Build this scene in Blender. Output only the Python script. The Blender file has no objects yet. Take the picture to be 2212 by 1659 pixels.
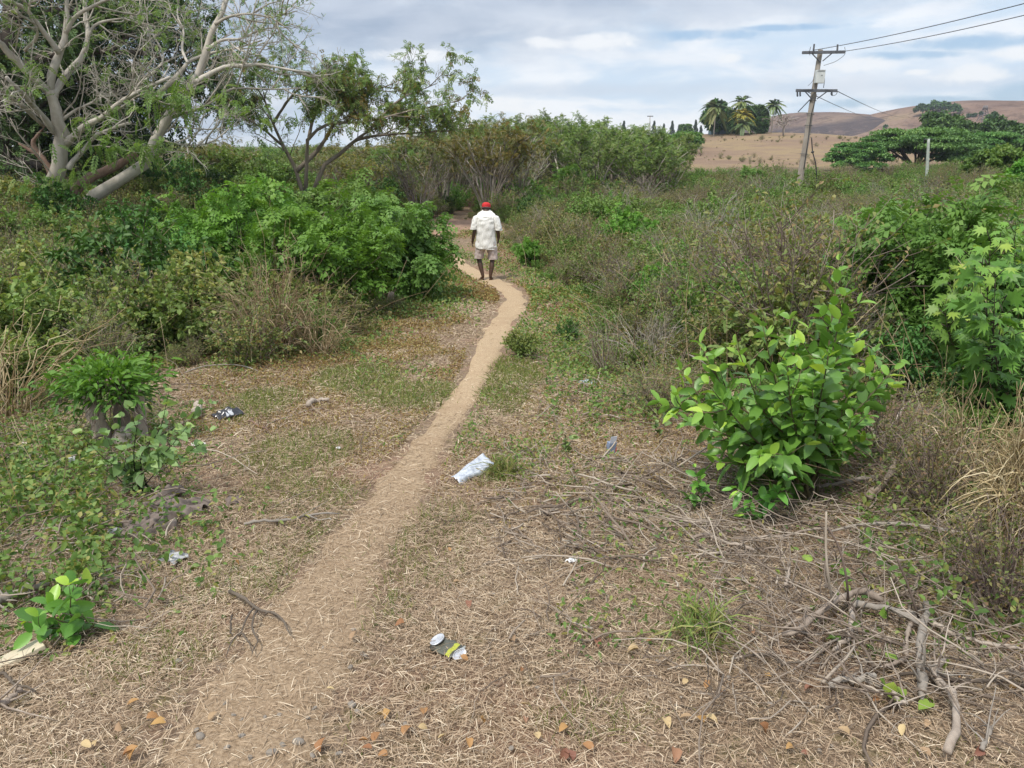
import bpy, bmesh, math
import numpy as np
from mathutils import Vector, Matrix, Euler

S = bpy.context.scene
COL = S.collection
R = math.radians
rng = np.random.default_rng(7)

# ------------------------------------------------------------------ camera
CAM = np.array([0.0, 0.0, 1.7])
PITCH = R(16.9)
FPX, CX, CY = 1703.0, 1106.0, 829.5          # focal length and centre in photo units (2212 wide)
FWD = np.array([0, math.cos(PITCH), -math.sin(PITCH)])
UPV = np.array([0, math.sin(PITCH), math.cos(PITCH)])
cd = bpy.data.cameras.new('camera'); cam = bpy.data.objects.new('camera', cd); COL.objects.link(cam)
cam.location = CAM; cam.rotation_euler = (math.pi/2 - PITCH, 0, 0)
cd.sensor_fit = 'HORIZONTAL'; cd.sensor_width = 36; cd.lens = 36*FPX/2212
cd.clip_start = .05; cd.clip_end = 9000
S.camera = cam

def ss(x): x = np.clip(x, 0, 1); return x*x*(3-2*x)

def T(x, y):
    """ground height"""
    x = np.asarray(x, float); y = np.asarray(y, float)
    k = 2.0
    ym = 18 - k*np.logaddexp(0, (18-y)/k)
    z = -0.078*ym
    z = z + 1.2*ss((-x-6)/10)*ss((y-12)/10)*np.exp(-(np.maximum(y-30, 0)/25)**2)
    z = z + 6.3*np.exp(-((x-66)/52)**2 - ((y-225)/75)**2)
    z = z + 0.022*np.sin(x*2.1+1.3*np.sin(y*1.1))*np.cos(y*1.7+x*.6) + .05*np.sin(x*.5+1)*np.cos(y*.43)*ss(np.abs(y)/6)
    return z

def ray(u, v):
    d = np.array([1, 0, 0])*((u-CX)/FPX) + UPV*((CY-v)/FPX) + FWD
    return d/np.linalg.norm(d)

def PT(u, v, dist):
    """point on the sight line of photo position (u, v) at ground distance dist ahead"""
    d = ray(u, v); return CAM + d*(dist/d[1])

def at(u, v, dz=0.0):
    """ground point seen at photo position (u, v)"""
    d = ray(u, v); t = 1.0
    while t < 600:
        p = CAM + d*t
        if p[2] < T(p[0], p[1])+dz: break
        t += .02 + t*.004
    return np.array([p[0], p[1], float(T(p[0], p[1]))+dz])

# ------------------------------------------------------------------ objects
def tag(o, label=None, cat=None, group=None, kind=None):
    if label: o['label'] = label
    if cat: o['category'] = cat
    if group: o['group'] = group
    if kind: o['kind'] = kind
    return o

def empty(name, loc, rz=0.0, label=None, cat=None, group=None, scale=1.0):
    o = bpy.data.objects.new(name, None); COL.objects.link(o)
    o.location = loc; o.rotation_euler = (0, 0, rz); o.scale = (scale,)*3 if np.isscalar(scale) else scale
    o.empty_display_size = .1
    return tag(o, label, cat, group)

def link(name, me, parent=None):
    o = bpy.data.objects.new(name, me); COL.objects.link(o)
    if parent is not None: o.parent = parent
    return o

class G:
    """collects vertices and faces; build() makes one mesh"""
    def __init__(s): s.v = []; s.f = []; s.r = []; s.n = 0
    def add(s, V, F, r=None):
        V = np.asarray(V, float).reshape(-1, 3); F = np.asarray(F, int)
        s.v.append(V); s.f.append(F+s.n)
        if r is None: r = np.full(len(V), rng.random())
        s.r.append(np.broadcast_to(np.asarray(r, float), (len(V),))); s.n += len(V)
    def build(s, name, mat, smooth=True, parent=None, linkit=True):
        me = bpy.data.meshes.new(name)
        V = np.concatenate(s.v).astype(np.float32); me.vertices.add(len(V)); me.vertices.foreach_set('co', V.ravel())
        li = np.concatenate([f.ravel() for f in s.f]).astype(np.int32)
        lt = np.concatenate([np.full(len(f), f.shape[1]) for f in s.f]).astype(np.int32)
        ls = np.concatenate([[0], np.cumsum(lt)[:-1]]).astype(np.int32)
        me.loops.add(len(li)); me.loops.foreach_set('vertex_index', li)
        me.polygons.add(len(lt)); me.polygons.foreach_set('loop_start', ls)
        me.update(calc_edges=True)
        me.polygons.foreach_set('use_smooth', np.full(len(lt), smooth))
        at_ = me.attributes.new('rnd', 'FLOAT', 'POINT'); at_.data.foreach_set('value', np.concatenate(s.r).astype(np.float32))
        me.materials.append(mat)
        if not linkit: return me
        return link(name, me, parent)

def nrm(a): return a/np.maximum(np.linalg.norm(a, axis=-1, keepdims=True), 1e-9)

def tubes(g, P, Rad, sides=5, r=None, cap=True):
    """P (n,k,3) centre lines, Rad (n,k) radii"""
    P = np.asarray(P, float)
    if P.ndim == 2: P = P[None]
    n, k, _ = P.shape
    Rad = np.broadcast_to(np.asarray(Rad, float), (n, k))
    t = np.gradient(P, axis=1); t = nrm(t)
    d = nrm(P[:, -1]-P[:, 0]); ref = np.where(np.abs(d[:, 2:3]) > .7, [[1., .13, 0]], [[.09, .05, 1.]])
    u = nrm(np.cross(t, ref[:, None])); w = np.cross(t, u)
    a = np.arange(sides)*2*math.pi/sides
    V = P[:, :, None] + Rad[:, :, None, None]*(u[:, :, None]*np.cos(a)[:, None] + w[:, :, None]*np.sin(a)[:, None])
    i = np.arange(n)[:, None, None]*k*sides; j = np.arange(k-1)[None, :, None]*sides; s = np.arange(sides)[None, None]
    s2 = (s+1) % sides
    F = np.stack([i+j+s, i+j+s2, i+j+sides+s2, i+j+sides+s], -1).reshape(-1, 4)
    rr = np.repeat(rng.random(n) if r is None else np.broadcast_to(np.asarray(r, float), (n,)), k*sides)
    base = g.n
    g.add(V, F, rr)
    if cap:
        st = np.arange(n)*k*sides
        C = np.concatenate([st[:, None]+np.arange(sides)[None, ::-1], st[:, None]+(k-1)*sides+np.arange(sides)[None]])
        g.f.append(C+base)

# leaf outlines: (t along, s across, fold) and triangles
def tm(pts, tris): return np.array(pts, float), np.array(tris, int)
DIAM = tm([(0,0,0),(.45,-.5,.16),(1,0,0),(.45,.5,.16)], [(0,1,2),(0,2,3)])
LANCE = tm([(0,0,0),(.3,-.42,.12),(.7,-.4,.12),(1,0,0),(.7,.4,.12),(.3,.42,.12)], [(0,1,2),(0,2,3),(0,3,4),(0,4,5)])
OVAL = tm([(0,0,0),(.22,0,-.02),(.5,0,-.03),(.8,0,-.02),(1,0,0),(.18,-.36,.1),(.48,-.5,.16),(.8,-.34,.1),(.18,.36,.1),(.48,.5,.16),(.8,.34,.1)],
   [(0,5,1),(1,5,6),(1,6,2),(2,6,7),(2,7,3),(3,7,4),(0,1,8),(1,9,8),(1,2,9),(2,10,9),(2,3,10),(3,4,10)])
HEART = tm([(0,0,0),(-.12,-.3,.05),(.18,-.52,.1),(.55,-.42,.08),(1,0,0),(.55,.42,.08),(.18,.52,.1),(-.12,.3,.05),(.45,0,-.04)],
   [(0,1,8),(1,2,8),(2,3,8),(3,4,8),(4,5,8),(5,6,8),(6,7,8),(7,0,8)])
def _lobed():
    pts = [(.0,0,0),(.38,0,0)]
    ang = np.linspace(-150, 150, 15)
    for q, a in enumerate(ang):
        rr = (.62 if abs(a) < 100 else .45) if q % 2 == 0 else .27
        pts.append((.38+rr*math.cos(R(a)), rr*math.sin(R(a)), .03*(q % 2)-.1*(q % 2 == 0)*rr))
    tr = [(1, 2+i, 3+i) for i in range(14)] + [(0, 2, 1), (0, 1, 16)]
    return tm(pts, tr)
LOBED = _lobed()
def _pinn(n, lw=.42, ll=.5, term=True):
    pts, tr = [], []
    def q(p): 
        b = len(pts); pts.extend(p); tr.extend([(b, b+1, b+2), (b, b+2, b+3)])
    q([(0,-.012,0),(0,.012,0),(1,.006,0),(1,-.006,0)])
    for i in range(n):
        t = .16+.8*i/(n-1); L = ll*(1-.55*abs(t-.45)/.55*.9)
        for sg in (-1, 1):
            dx = .3*L; h = lw*.5/n
            q([(t, 0, 0), (t+dx*.5-h, sg*L*.5, .05), (t+dx, sg*L, -.04), (t+dx*.5+h, sg*L*.5, .05)])
    if term: q([(.96,0,0),(1.08,-.06,0),(1.2,0,0),(1.08,.06,0)])
    return tm(pts, tr)
PINN = _pinn(6, 1.0, .5)
PINNC = _pinn(4, 1.05, .5)
FROND = _pinn(16, 1.0, .3)
BLADE = tm([(0,-.5,0),(0,.5,0),(.35,.46,0),(.35,-.46,0),(.7,.32,0),(.7,-.32,0),(1,0,0)], [(0,1,2),(0,2,3),(3,2,4),(3,4,5),(5,4,6)])
STRAW = tm([(0,-.5,0),(0,.5,0),(.5,.5,.6),(.5,-.5,.6),(1,.3,0),(1,-.3,0)], [(0,1,2),(0,2,3),(3,2,4),(3,4,5)])

def leaves(g, P, D, N, L, W, tp, droop=.2, r=None):
    n = len(P); pts, tr = tp
    D = nrm(D); Sd = nrm(np.cross(D, N)); N = np.cross(Sd, D)
    L = np.broadcast_to(np.asarray(L, float), (n,)); W = np.broadcast_to(np.asarray(W, float), (n,))
    t = pts[:, 0]; s = pts[:, 1]; h = pts[:, 2]
    V = P[:, None] + D[:, None]*(L[:, None]*t)[..., None] + Sd[:, None]*(W[:, None]*s)[..., None] + N[:, None]*(W[:, None]*h)[..., None]
    V[..., 2] -= (np.broadcast_to(np.asarray(droop, float), (n,))*L)[:, None]*t[None]**2
    F = (np.arange(n)[:, None, None]*len(pts) + tr[None]).reshape(-1, 3)
    rr = rng.random(n) if r is None else np.broadcast_to(np.asarray(r, float), (n,))
    g.add(V, F, np.repeat(rr, len(pts)))

def rdir(n, up=0.0, q=rng):
    d = q.normal(size=(n, 3)); d[:, 2] += up; return nrm(d)

def along(C, n, t0=0., t1=1., q=rng):
    """n random points on each curve -> points, tangents, t (flattened)"""
    m, k, _ = C.shape
    t = t0+(t1-t0)*q.random((m, n)); x = t*(k-1); i = np.minimum(x.astype(int), k-2); f = (x-i)[..., None]
    a = np.take_along_axis(C, i[..., None], 1); b = np.take_along_axis(C, (i+1)[..., None], 1)
    return (a+(b-a)*f).reshape(-1, 3), nrm((b-a).reshape(-1, 3)), t.ravel()

def sprout(C, n, t0, t1, ang, L0, L1, k=5, up=.1, wig=.15, taper=.4, q=rng, flat=1.0):
    p, tn, t = along(C, n, t0, t1, q)
    m = len(p); a = R(1)*(ang+(q.random(m)-.5)*ang*.7)
    v = q.normal(size=(m, 3)); v[:, 2] *= flat; pr = nrm(v-(v*tn).sum(1, keepdims=True)*tn)
    d = nrm(np.cos(a)[:, None]*tn+np.sin(a)[:, None]*pr)
    L = (L0+(L1-L0)*q.random(m))*(1-taper*t); st = L/(k-1)
    out = np.empty((m, k, 3)); out[:, 0] = p
    for i in range(1, k):
        d = d+q.normal(size=(m, 3))*wig; d[:, 2] += up; d = nrm(d)
        out[:, i] = out[:, i-1]+d*st[:, None]
    return out

def lin(k, a, b): return np.linspace(a, b, k)

def smoothline(pts, n=24):
    """Catmull-Rom through points"""
    P = np.asarray(pts, float); P = np.vstack([2*P[0]-P[1], P, 2*P[-1]-P[-2]])
    m = len(P)-3; ts = np.linspace(0, m, n); out = []
    for t in ts:
        i = min(int(t), m-1); f = t-i; a, b, c, d = P[i:i+4]
        out.append(.5*((2*b)+(-a+c)*f+(2*a-5*b+4*c-d)*f*f+(-a+3*b-3*c+d)*f**3))
    return np.array(out)

# ------------------------------------------------------------------ materials
class NT:
    def __init__(s, nt): s.nt = nt; s.L = nt.links
    def n(s, typ, ins=None, **kw):
        nd = s.nt.nodes.new(typ)
        for a, b in kw.items(): setattr(nd, a, b)
        for a, b in (ins or {}).items():
            sk = nd.inputs[a]
            if isinstance(b, bpy.types.NodeSocket): s.L.new(b, sk)
            else: sk.default_value = b
        return nd
    def math(s, op, a, b=0.0, c=None, clamp=False):
        nd = s.nt.nodes.new('ShaderNodeMath'); nd.operation = op; nd.use_clamp = clamp
        for i, x in enumerate((a, b) if c is None else (a, b, c)):
            if isinstance(x, bpy.types.NodeSocket): s.L.new(x, nd.inputs[i])
            else: nd.inputs[i].default_value = x
        return nd.outputs[0]
    def ramp(s, fac, cols, pos=None):
        nd = s.nt.nodes.new('ShaderNodeValToRGB'); e = nd.color_ramp.elements
        pos = pos or list(np.linspace(0, 1, len(cols)))
        while len(e) < len(cols): e.new(.5)
        for i, (c, p) in enumerate(zip(cols, pos)): e[i].position = p; e[i].color = (*c, 1)
        s.L.new(fac, nd.inputs[0]); return nd.outputs[0]
    def mix(s, f, a, b, mode='MIX'):
        nd = s.nt.nodes.new('ShaderNodeMix'); nd.data_type = 'RGBA'; nd.blend_type = mode
        for x, i in ((f, 0), (a, 6), (b, 7)):
            if isinstance(x, bpy.types.NodeSocket): s.L.new(x, nd.inputs[i])
            else: nd.inputs[i].default_value = (x if i == 0 else (*x, 1))
        return nd.outputs[2]
    def noise(s, scale, detail=4, rough=.55, vec=None, dist=0.0):
        nd = s.nt.nodes.new('ShaderNodeTexNoise'); nd.inputs['Scale'].default_value = scale
        nd.inputs['Detail'].default_value = detail; nd.inputs['Roughness'].default_value = rough
        nd.inputs['Distortion'].default_value = dist
        if vec is not None: s.L.new(vec, nd.inputs['Vector'])
        return nd.outputs['Fac']
    def smooth(s, x, a, b):
        nd = s.nt.nodes.new('ShaderNodeMapRange'); nd.interpolation_type = 'SMOOTHSTEP'
        s.L.new(x, nd.inputs[0]); nd.inputs[1].default_value = a; nd.inputs[2].default_value = b
        return nd.outputs[0]

def newmat(name):
    m = bpy.data.materials.new(name); m.use_nodes = True
    t = NT(m.node_tree); b = m.node_tree.nodes['Principled BSDF']; return m, t, b

def leafmat(name, cols, trans=.3, rough=.5, pos=None, spec=.3, objvar=.35, gain=1.5):
    m, t, b = newmat(name)
    a = t.n('ShaderNodeAttribute', attribute_name='rnd').outputs['Fac']
    c = t.ramp(a, [tuple(min(x*gain*w_, .9) for x, w_ in zip(k, (1.12, 1, .95) if gain > 1.3 else (1, 1, 1))) for k in cols], pos)
    oi = t.n('ShaderNodeObjectInfo').outputs['Random']
    v = t.math('MULTIPLY_ADD', oi, objvar, 1-objvar*.5)
    hs = t.n('ShaderNodeHueSaturation', {'Hue': t.math('MULTIPLY_ADD', oi, .03, .485), 'Saturation': 1.0, 'Value': v, 'Color': c}).outputs[0]
    b.inputs['Roughness'].default_value = rough; b.inputs['Specular IOR Level'].default_value = spec
    t.L.new(hs, b.inputs['Base Color'])
    if trans > 0:
        tr = t.n('ShaderNodeBsdfTranslucent', {'Color': t.mix(1.0, hs, (1.25, 1.25, .6), 'MULTIPLY')})
        mx = t.n('ShaderNodeMixShader', {0: trans, 1: b.outputs[0], 2: tr.outputs[0]})
        t.L.new(mx.outputs[0], m.node_tree.nodes['Material Output'].inputs[0])
    return m

def barkmat(name, cols, scale=6, rough=.85, bump=.4, stretch=(1, 1, .35)):
    m, t, b = newmat(name)
    co = t.n('ShaderNodeTexCoord').outputs['Object']
    mp = t.n('ShaderNodeMapping', {'Vector': co, 'Scale': stretch}).outputs[0]
    n1 = t.noise(scale, 8, .65, mp, .4); n2 = t.noise(scale*.25, 3, .5, co)
    a = t.n('ShaderNodeAttribute', attribute_name='rnd').outputs['Fac']
    f = t.math('ADD', t.math('MULTIPLY', n1, .6), t.math('MULTIPLY_ADD', n2, .5, t.math('MULTIPLY', a, .2)))
    c = t.ramp(f, cols, list(np.linspace(.35, .95, len(cols))))
    t.L.new(c, b.inputs['Base Color']); b.inputs['Roughness'].default_value = rough; b.inputs['Specular IOR Level'].default_value = .2
    bp = t.n('ShaderNodeBump', {'Strength': bump, 'Distance': .03, 'Height': n1}); t.L.new(bp.outputs[0], b.inputs['Normal'])
    return m

def plain(name, col, rough=.6, metal=0.0, var=.25, scale=12, bump=0.0, col2=None):
    m, t, b = newmat(name)
    co = t.n('ShaderNodeTexCoord').outputs['Object']; n1 = t.noise(scale, 6, .6, co)
    c2 = col2 or tuple(x*(1-var) for x in col)
    t.L.new(t.ramp(n1, [c2, col], [.35, .65]), b.inputs['Base Color'])
    b.inputs['Roughness'].default_value = rough; b.inputs['Metallic'].default_value = metal
    if bump: t.L.new(t.n('ShaderNodeBump', {'Strength': bump, 'Distance': .01, 'Height': n1}).outputs[0], b.inputs['Normal'])
    return m

M = {}
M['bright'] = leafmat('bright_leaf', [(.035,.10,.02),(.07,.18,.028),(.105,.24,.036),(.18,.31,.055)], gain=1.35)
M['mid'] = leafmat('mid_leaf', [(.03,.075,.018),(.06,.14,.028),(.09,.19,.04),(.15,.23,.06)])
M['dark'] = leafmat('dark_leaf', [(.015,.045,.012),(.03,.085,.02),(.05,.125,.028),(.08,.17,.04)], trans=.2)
M['olive'] = leafmat('olive_leaf', [(.04,.062,.02),(.075,.115,.032),(.11,.155,.045),(.16,.17,.065),(.17,.125,.07)])
M['yellow'] = leafmat('yellowing_leaf', [(.06,.08,.02),(.12,.13,.03),(.17,.145,.035),(.24,.18,.045)], gain=1.2, trans=.35)
M['guava'] = leafmat('guava_leaf', [(.035,.10,.022),(.065,.18,.032),(.11,.27,.045),(.26,.44,.06)], rough=.38, spec=.5, objvar=.1)
M['lobed'] = leafmat('lobed_leaf', [(.04,.10,.02),(.075,.17,.03),(.115,.23,.042),(.2,.29,.055)], rough=.45, objvar=.1)
M['heart'] = leafmat('heart_leaf', [(.05,.085,.025),(.085,.145,.04),(.12,.19,.055),(.2,.22,.07),(.22,.16,.07)], rough=.5, objvar=.2)
M['thin'] = leafmat('thin_crown_leaf', [(.045,.085,.025),(.08,.145,.04),(.12,.2,.06),(.18,.24,.09)], trans=.4)
M['roundleaf'] = leafmat('round_leaf', [(.06,.10,.045),(.10,.17,.065),(.15,.23,.09),(.2,.28,.1)], rough=.5, objvar=.2)
M['canopy'] = leafmat('canopy_leaf', [(.03,.075,.025),(.055,.125,.035),(.09,.18,.05),(.14,.23,.075)], trans=.2)
M['darkcrown'] = leafmat('dark_crown_leaf', [(.015,.04,.014),(.032,.075,.022),(.05,.11,.03),(.08,.155,.04)], trans=.15)
M['conifer'] = leafmat('conifer_leaf', [(.03,.05,.045),(.045,.07,.055),(.06,.09,.065)], trans=.1)
M['pod'] = leafmat('pod_brown', [(.05,.035,.02),(.1,.07,.035),(.2,.13,.04),(.3,.19,.05)], trans=.2, gain=1.0)
M['palm'] = leafmat('palm_leaf', [(.04,.08,.03),(.07,.13,.045),(.11,.17,.06),(.17,.2,.08)], trans=.2, rough=.4)
M['palmyellow'] = leafmat('palm_yellow', [(.2,.24,.04),(.35,.36,.06),(.45,.45,.1)], trans=.2)
M['straw'] = leafmat('straw', [(.15,.10,.065),(.34,.245,.165),(.51,.395,.275),(.74,.63,.48)], gain=1.0, trans=.15, rough=.7, spec=.15)
M['grass'] = leafmat('green_grass', [(.09,.14,.03),(.15,.21,.05),(.24,.27,.08),(.42,.36,.16)], gain=1.0, trans=.3, rough=.6, spec=.2)
M['herb'] = leafmat('dry_herb', [(.09,.05,.025),(.18,.1,.045),(.26,.16,.07),(.2,.18,.07),(.36,.25,.12)], gain=1.1, trans=.2, rough=.7, spec=.15)
M['weed'] = leafmat('weed_leaf', [(.04,.085,.022),(.075,.14,.035),(.11,.19,.05),(.2,.2,.07)])
M['drygrass'] = leafmat('dry_stalk', [(.16,.11,.06),(.27,.2,.11),(.38,.29,.17),(.5,.42,.28)], gain=1.15, trans=.1, rough=.7, spec=.15)
M['twig'] = leafmat('twig', [(.09,.066,.053),(.16,.122,.098),(.24,.19,.155),(.37,.31,.255)], gain=1.05, trans=0, rough=.85, spec=.1)
M['stem'] = leafmat('green_stem', [(.06,.06,.03),(.1,.09,.045),(.14,.12,.06)], gain=1.1, trans=0, rough=.8, spec=.15)
M['darktwig'] = leafmat('dark_twig', [(.03,.024,.02),(.06,.048,.038),(.1,.08,.065)], gain=1.0, trans=0, rough=.85, spec=.1)
M['greytwig'] = leafmat('grey_twig', [(.14,.115,.095),(.24,.205,.17),(.34,.30,.255),(.45,.405,.35)], gain=1.0, trans=0, rough=.85, spec=.1)
M['palebark'] = barkmat('pale_bark', [(.18,.155,.125),(.34,.305,.25),(.48,.44,.38),(.58,.54,.48)], 5)
M['redbark'] = barkmat('red_bark', [(.07,.045,.035),(.16,.1,.075),(.25,.17,.13),(.3,.22,.18)], 7)
M['darkbark'] = barkmat('dark_bark', [(.035,.03,.026),(.08,.066,.055),(.14,.115,.095)], 5)
M['palebrown'] = barkmat('pale_brown_bark', [(.1,.08,.06),(.19,.16,.125),(.28,.24,.19)], 6)
M['brownbark'] = barkmat('brown_bark', [(.05,.038,.03),(.1,.08,.062),(.17,.14,.11)], 6)
M['deadwood'] = barkmat('dead_wood', [(.14,.108,.082),(.28,.225,.18),(.42,.355,.29),(.54,.475,.405)], 14, bump=.5)
M['greywood'] = barkmat('weathered_wood', [(.17,.145,.12),(.30,.265,.225),(.42,.385,.335)], 10, bump=.3, stretch=(3, 3, .15))
# ------------------------------------------------------------------ sky and sun
def azel(u, v):
    d = ray(u, v); return math.atan2(d[0], d[1]), math.asin(d[2])

SUN_EL, SUN_AZ = R(60), R(-145)              # azimuth from +Y towards +X; the sun stands high behind the camera's left
w = bpy.data.worlds.new('World'); S.world = w; w.use_nodes = True
t = NT(w.node_tree); bg = w.node_tree.nodes['Background']
sky = t.n('ShaderNodeTexSky', sky_type='NISHITA', sun_disc=False, sun_elevation=SUN_EL, sun_rotation=SUN_AZ, air_density=1.0, dust_density=1.0, ozone_density=1.5).outputs[0]
gen = t.n('ShaderNodeTexCoord').outputs['Generated']
sp = t.n('ShaderNodeSeparateXYZ', {0: gen})
az = t.math('ARCTAN2', sp.outputs[0], sp.outputs[1]); el = t.math('ARCSINE', sp.outputs[2])
def cvec(sx, sy, off=0.0):
    return t.n('ShaderNodeCombineXYZ', {0: t.math('MULTIPLY_ADD', az, sx, off), 1: t.math('MULTIPLY', el, sy), 2: off*.37}).outputs[0]
n_big = t.noise(1.0, 5, .55, cvec(7.5, 24, 3.1), .3)
n_str = t.noise(1.0, 4, .5, cvec(3.5, 26, 9.7), .2)
n_fine = t.noise(1.0, 7, .6, cvec(34, 62, 5.2), .2)
n_det = t.noise(1.0, 6, .55, cvec(15, 34, 1.7), .3)
def blob(u, v, ru, rv, soft=.6, wob=.5):
    """soft cloud patch centred on a direction of the sky; radii in photo units"""
    a, e = azel(u, v); ka = 1703/ru; ke = 1703/rv
    dx = t.math('MULTIPLY', t.math('SUBTRACT', az, a), ka); dy = t.math('MULTIPLY', t.math('SUBTRACT', el, e), ke)
    d = t.math('SQRT', t.math('ADD', t.math('MULTIPLY', dx, dx), t.math('MULTIPLY', dy, dy)))
    d = t.math('ADD', d, t.math('ADD', t.math('MULTIPLY', t.math('SUBTRACT', n_det, .5), wob*3), t.math('MULTIPLY', t.math('SUBTRACT', n_fine, .5), wob*1.6)))
    return t.math('SUBTRACT', 1.0, t.smooth(d, 1-soft, 1+soft*.6))
def ragged(b_, lo=.60, hi=.84):
    """turn soft patches into torn cloud edges"""
    return t.smooth(t.math('ADD', t.math('MULTIPLY_ADD', n_det, .5, t.math('MULTIPLY', n_fine, .5)), t.math('MULTIPLY', b_, .35)), lo, hi)
def vmax(*xs):
    r = xs[0]
    for x in xs[1:]: r = t.math('MAXIMUM', r, x)
    return r
white = (1.0, 1.02, 1.05); pale = (.66, .80, .95); grey = (.30, .37, .50); dgrey = (.27, .34, .47)
c = t.mix(t.smooth(n_big, .36, .62), pale, white)
c = t.mix(t.math('MULTIPLY', t.smooth(n_str, .5, .72), .38), c, (.60, .68, .80))
dark = vmax(blob(760, 45, 560, 75, .75, .25), blob(300, 120, 330, 190, .8, .2), blob(1250, -10, 520, 62, .8, .3))
c = t.mix(t.math('MULTIPLY', dark, .82), c, t.mix(t.smooth(n_big, .3, .75), dgrey, (.52, .59, .71)))
midg = vmax(blob(1580, 20, 420, 26, .9, .5), blob(1900, 185, 360, 22, .9, .5), blob(1250, 195, 330, 14, .9, .5))
c = t.mix(t.math('MULTIPLY', midg, .55), c, (.62, .69, .80))
blue = vmax(blob(2110, 92, 150, 15, .9, .15), blob(2010, 220, 260, 12, .9, .15), blob(1530, 75, 150, 14, .9, .15), blob(1960, 120, 100, 10, .9, .15), blob(2200, 205, 90, 30, .9, .15), blob(1700, 60, 130, 8, .9, .15))
bl = t.mix(.5, t.mix(1.0, sky, (.1, .1, .1), 'MULTIPLY'), (.30, .58, .95))
c = t.mix(t.math('MULTIPLY', ragged(blue, .58, .86), .9), c, bl)
puff = vmax(blob(1300, 88, 95, 20, .9, .15), blob(1185, 92, 60, 14, .9, .15), blob(2105, 160, 70, 22, .9, .15), blob(2195, 118, 45, 18, .9, .15), blob(1572, 126, 32, 12, .9, .15), blob(1095, 225, 80, 24, .9, .15), blob(1000, 270, 60, 20, .9, .15), blob(1860, 140, 80, 16, .9, .15), blob(900, 120, 130, 16, .9, .15), blob(1980, 155, 26, 7, .9, .15))
c = t.mix(t.math('MULTIPLY', ragged(puff), .92), c, (1.02, 1.02, 1.02))
high = t.smooth(el, .22, .55)                                       # overhead: broken bright cloud
c = t.mix(high, c, t.mix(t.smooth(n_big, .40, .6), (.55, .72, 1.0), (1.35, 1.36, 1.38)))
c = t.mix(1.0, c, (8.6, 8.6, 8.6), 'MULTIPLY')
c = t.mix(.12, c, sky)
t.L.new(c, bg.inputs[0]); bg.inputs[1].default_value = .1

sl = bpy.data.lights.new('sun', 'SUN'); so = bpy.data.objects.new('sun', sl); COL.objects.link(so)
sl.energy = 3.0; sl.angle = R(6); sl.color = (1, .95, .86)
sd = Vector((math.sin(SUN_AZ)*math.cos(SUN_EL), math.cos(SUN_AZ)*math.cos(SUN_EL), math.sin(SUN_EL)))
so.rotation_euler = sd.to_track_quat('Z', 'Y').to_euler(); so.location = (0, 0, 30)
S.view_settings.view_transform = 'Standard'; S.view_settings.look = 'None'; S.view_settings.gamma = 1.0
S.view_settings.exposure = 0.32

# ------------------------------------------------------------------ path line
PATH = [(1700, 500, 220), (1450, 620, 170), (1300, 705, 120), (1180, 775, 92), (1080, 850, 72), (1010, 893, 58), (960, 930, 48), (900, 972, 40), (850, 1005, 36), (790, 1040, 34),
        (730, 1066, 34), (690, 1088, 35), (650, 1112, 30), (626, 1097, 28), (603, 1052, 30), (580, 1008, 24), (556, 972, 18), (535, 947, 15), (515, 940, 20)]
PL = []
for v_, u_, h_ in PATH:
    a_, b_, c_ = at(u_-h_, v_), at(u_+h_, v_), at(u_, v_)
    PL.append((c_[0], c_[1], (b_[0]-a_[0])/2))
PL = smoothline(np.array(PL), 140)
o_ = np.argsort(PL[:, 1]); PL = PL[o_]
def pathd(x, y):
    """distance from the path centre over its half width"""
    return np.abs(x-np.interp(y, PL[:, 1], PL[:, 0]))/np.interp(y, PL[:, 1], PL[:, 2])
def pathx(y): return np.interp(y, PL[:, 1], PL[:, 0])
def edge(pts):
    P = np.array([at(u, v)[:2] for u, v in pts]); P = P[np.argsort(P[:, 1])]
    return lambda y: np.interp(y, P[:, 1], P[:, 0])
redge = edge([(1042, 466), (1048, 492), (1062, 520), (1085, 545), (1110, 575), (1150, 610), (1230, 660), (1270, 720), (1310, 780), (1365, 850), (1440, 930), (1530, 1000), (1800, 1090), (2080, 1200), (2450, 1350)])
ledge = edge([(925, 466), (925, 492), (928, 515), (935, 545), (950, 590), (955, 625), (900, 665), (860, 700), (760, 740), (560, 765), (410, 800), (380, 900), (210, 1000), (170, 1090), (90, 1200), (-40, 1300), (-250, 1450)])
_ph = np.random.default_rng(3).random((12, 3))*6.28
def vn(x, y, s):
    """cheap smooth noise about 0..1"""
    r = 0
    for i, (a, b, c) in enumerate(_ph):
        f = (1+.55*i)/s*1.7; r = r+np.sin(x*f*math.cos(a)+y*f*math.sin(a)+b+1.3*np.sin(x*f*.5+c))/(1+.35*i)
    return .5+r/6

# ------------------------------------------------------------------ ground
def axis(lo, hi, step, far_, n):
    a = np.arange(lo, hi+1e-6, step)
    g_ = np.geomspace(step, 1, n); g_ = np.cumsum(g_)/np.sum(g_)
    return np.concatenate([-(g_[::-1]*(far_+lo)) + lo if lo < 0 else [], a, hi+g_*(far_-hi)])
xs = axis(-26, 26, .26, 1300, 60); ys = np.concatenate([[-60, -20, -8, -4, -2], np.arange(-1, 45, .26), 45+np.cumsum(np.geomspace(.3, 1, 75))/np.sum(np.geomspace(.3, 1, 75))*3800])
ys = np.concatenate([ys[:ys.searchsorted(45.0)], 45+np.geomspace(.3, 260, 90), [400, 600, 900, 1300]])
ys = np.unique(ys)
X, Y = np.meshgrid(xs, ys); Z = T(X, Y)
g = G(); nx, ny = len(xs), len(ys)
ii = (np.arange(ny-1)[:, None]*nx+np.arange(nx-1)[None]).ravel()
g.add(np.stack([X, Y, Z], -1), np.stack([ii, ii+1, ii+nx+1, ii+nx], -1), 0.5)
m, t, b = newmat('ground')
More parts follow.
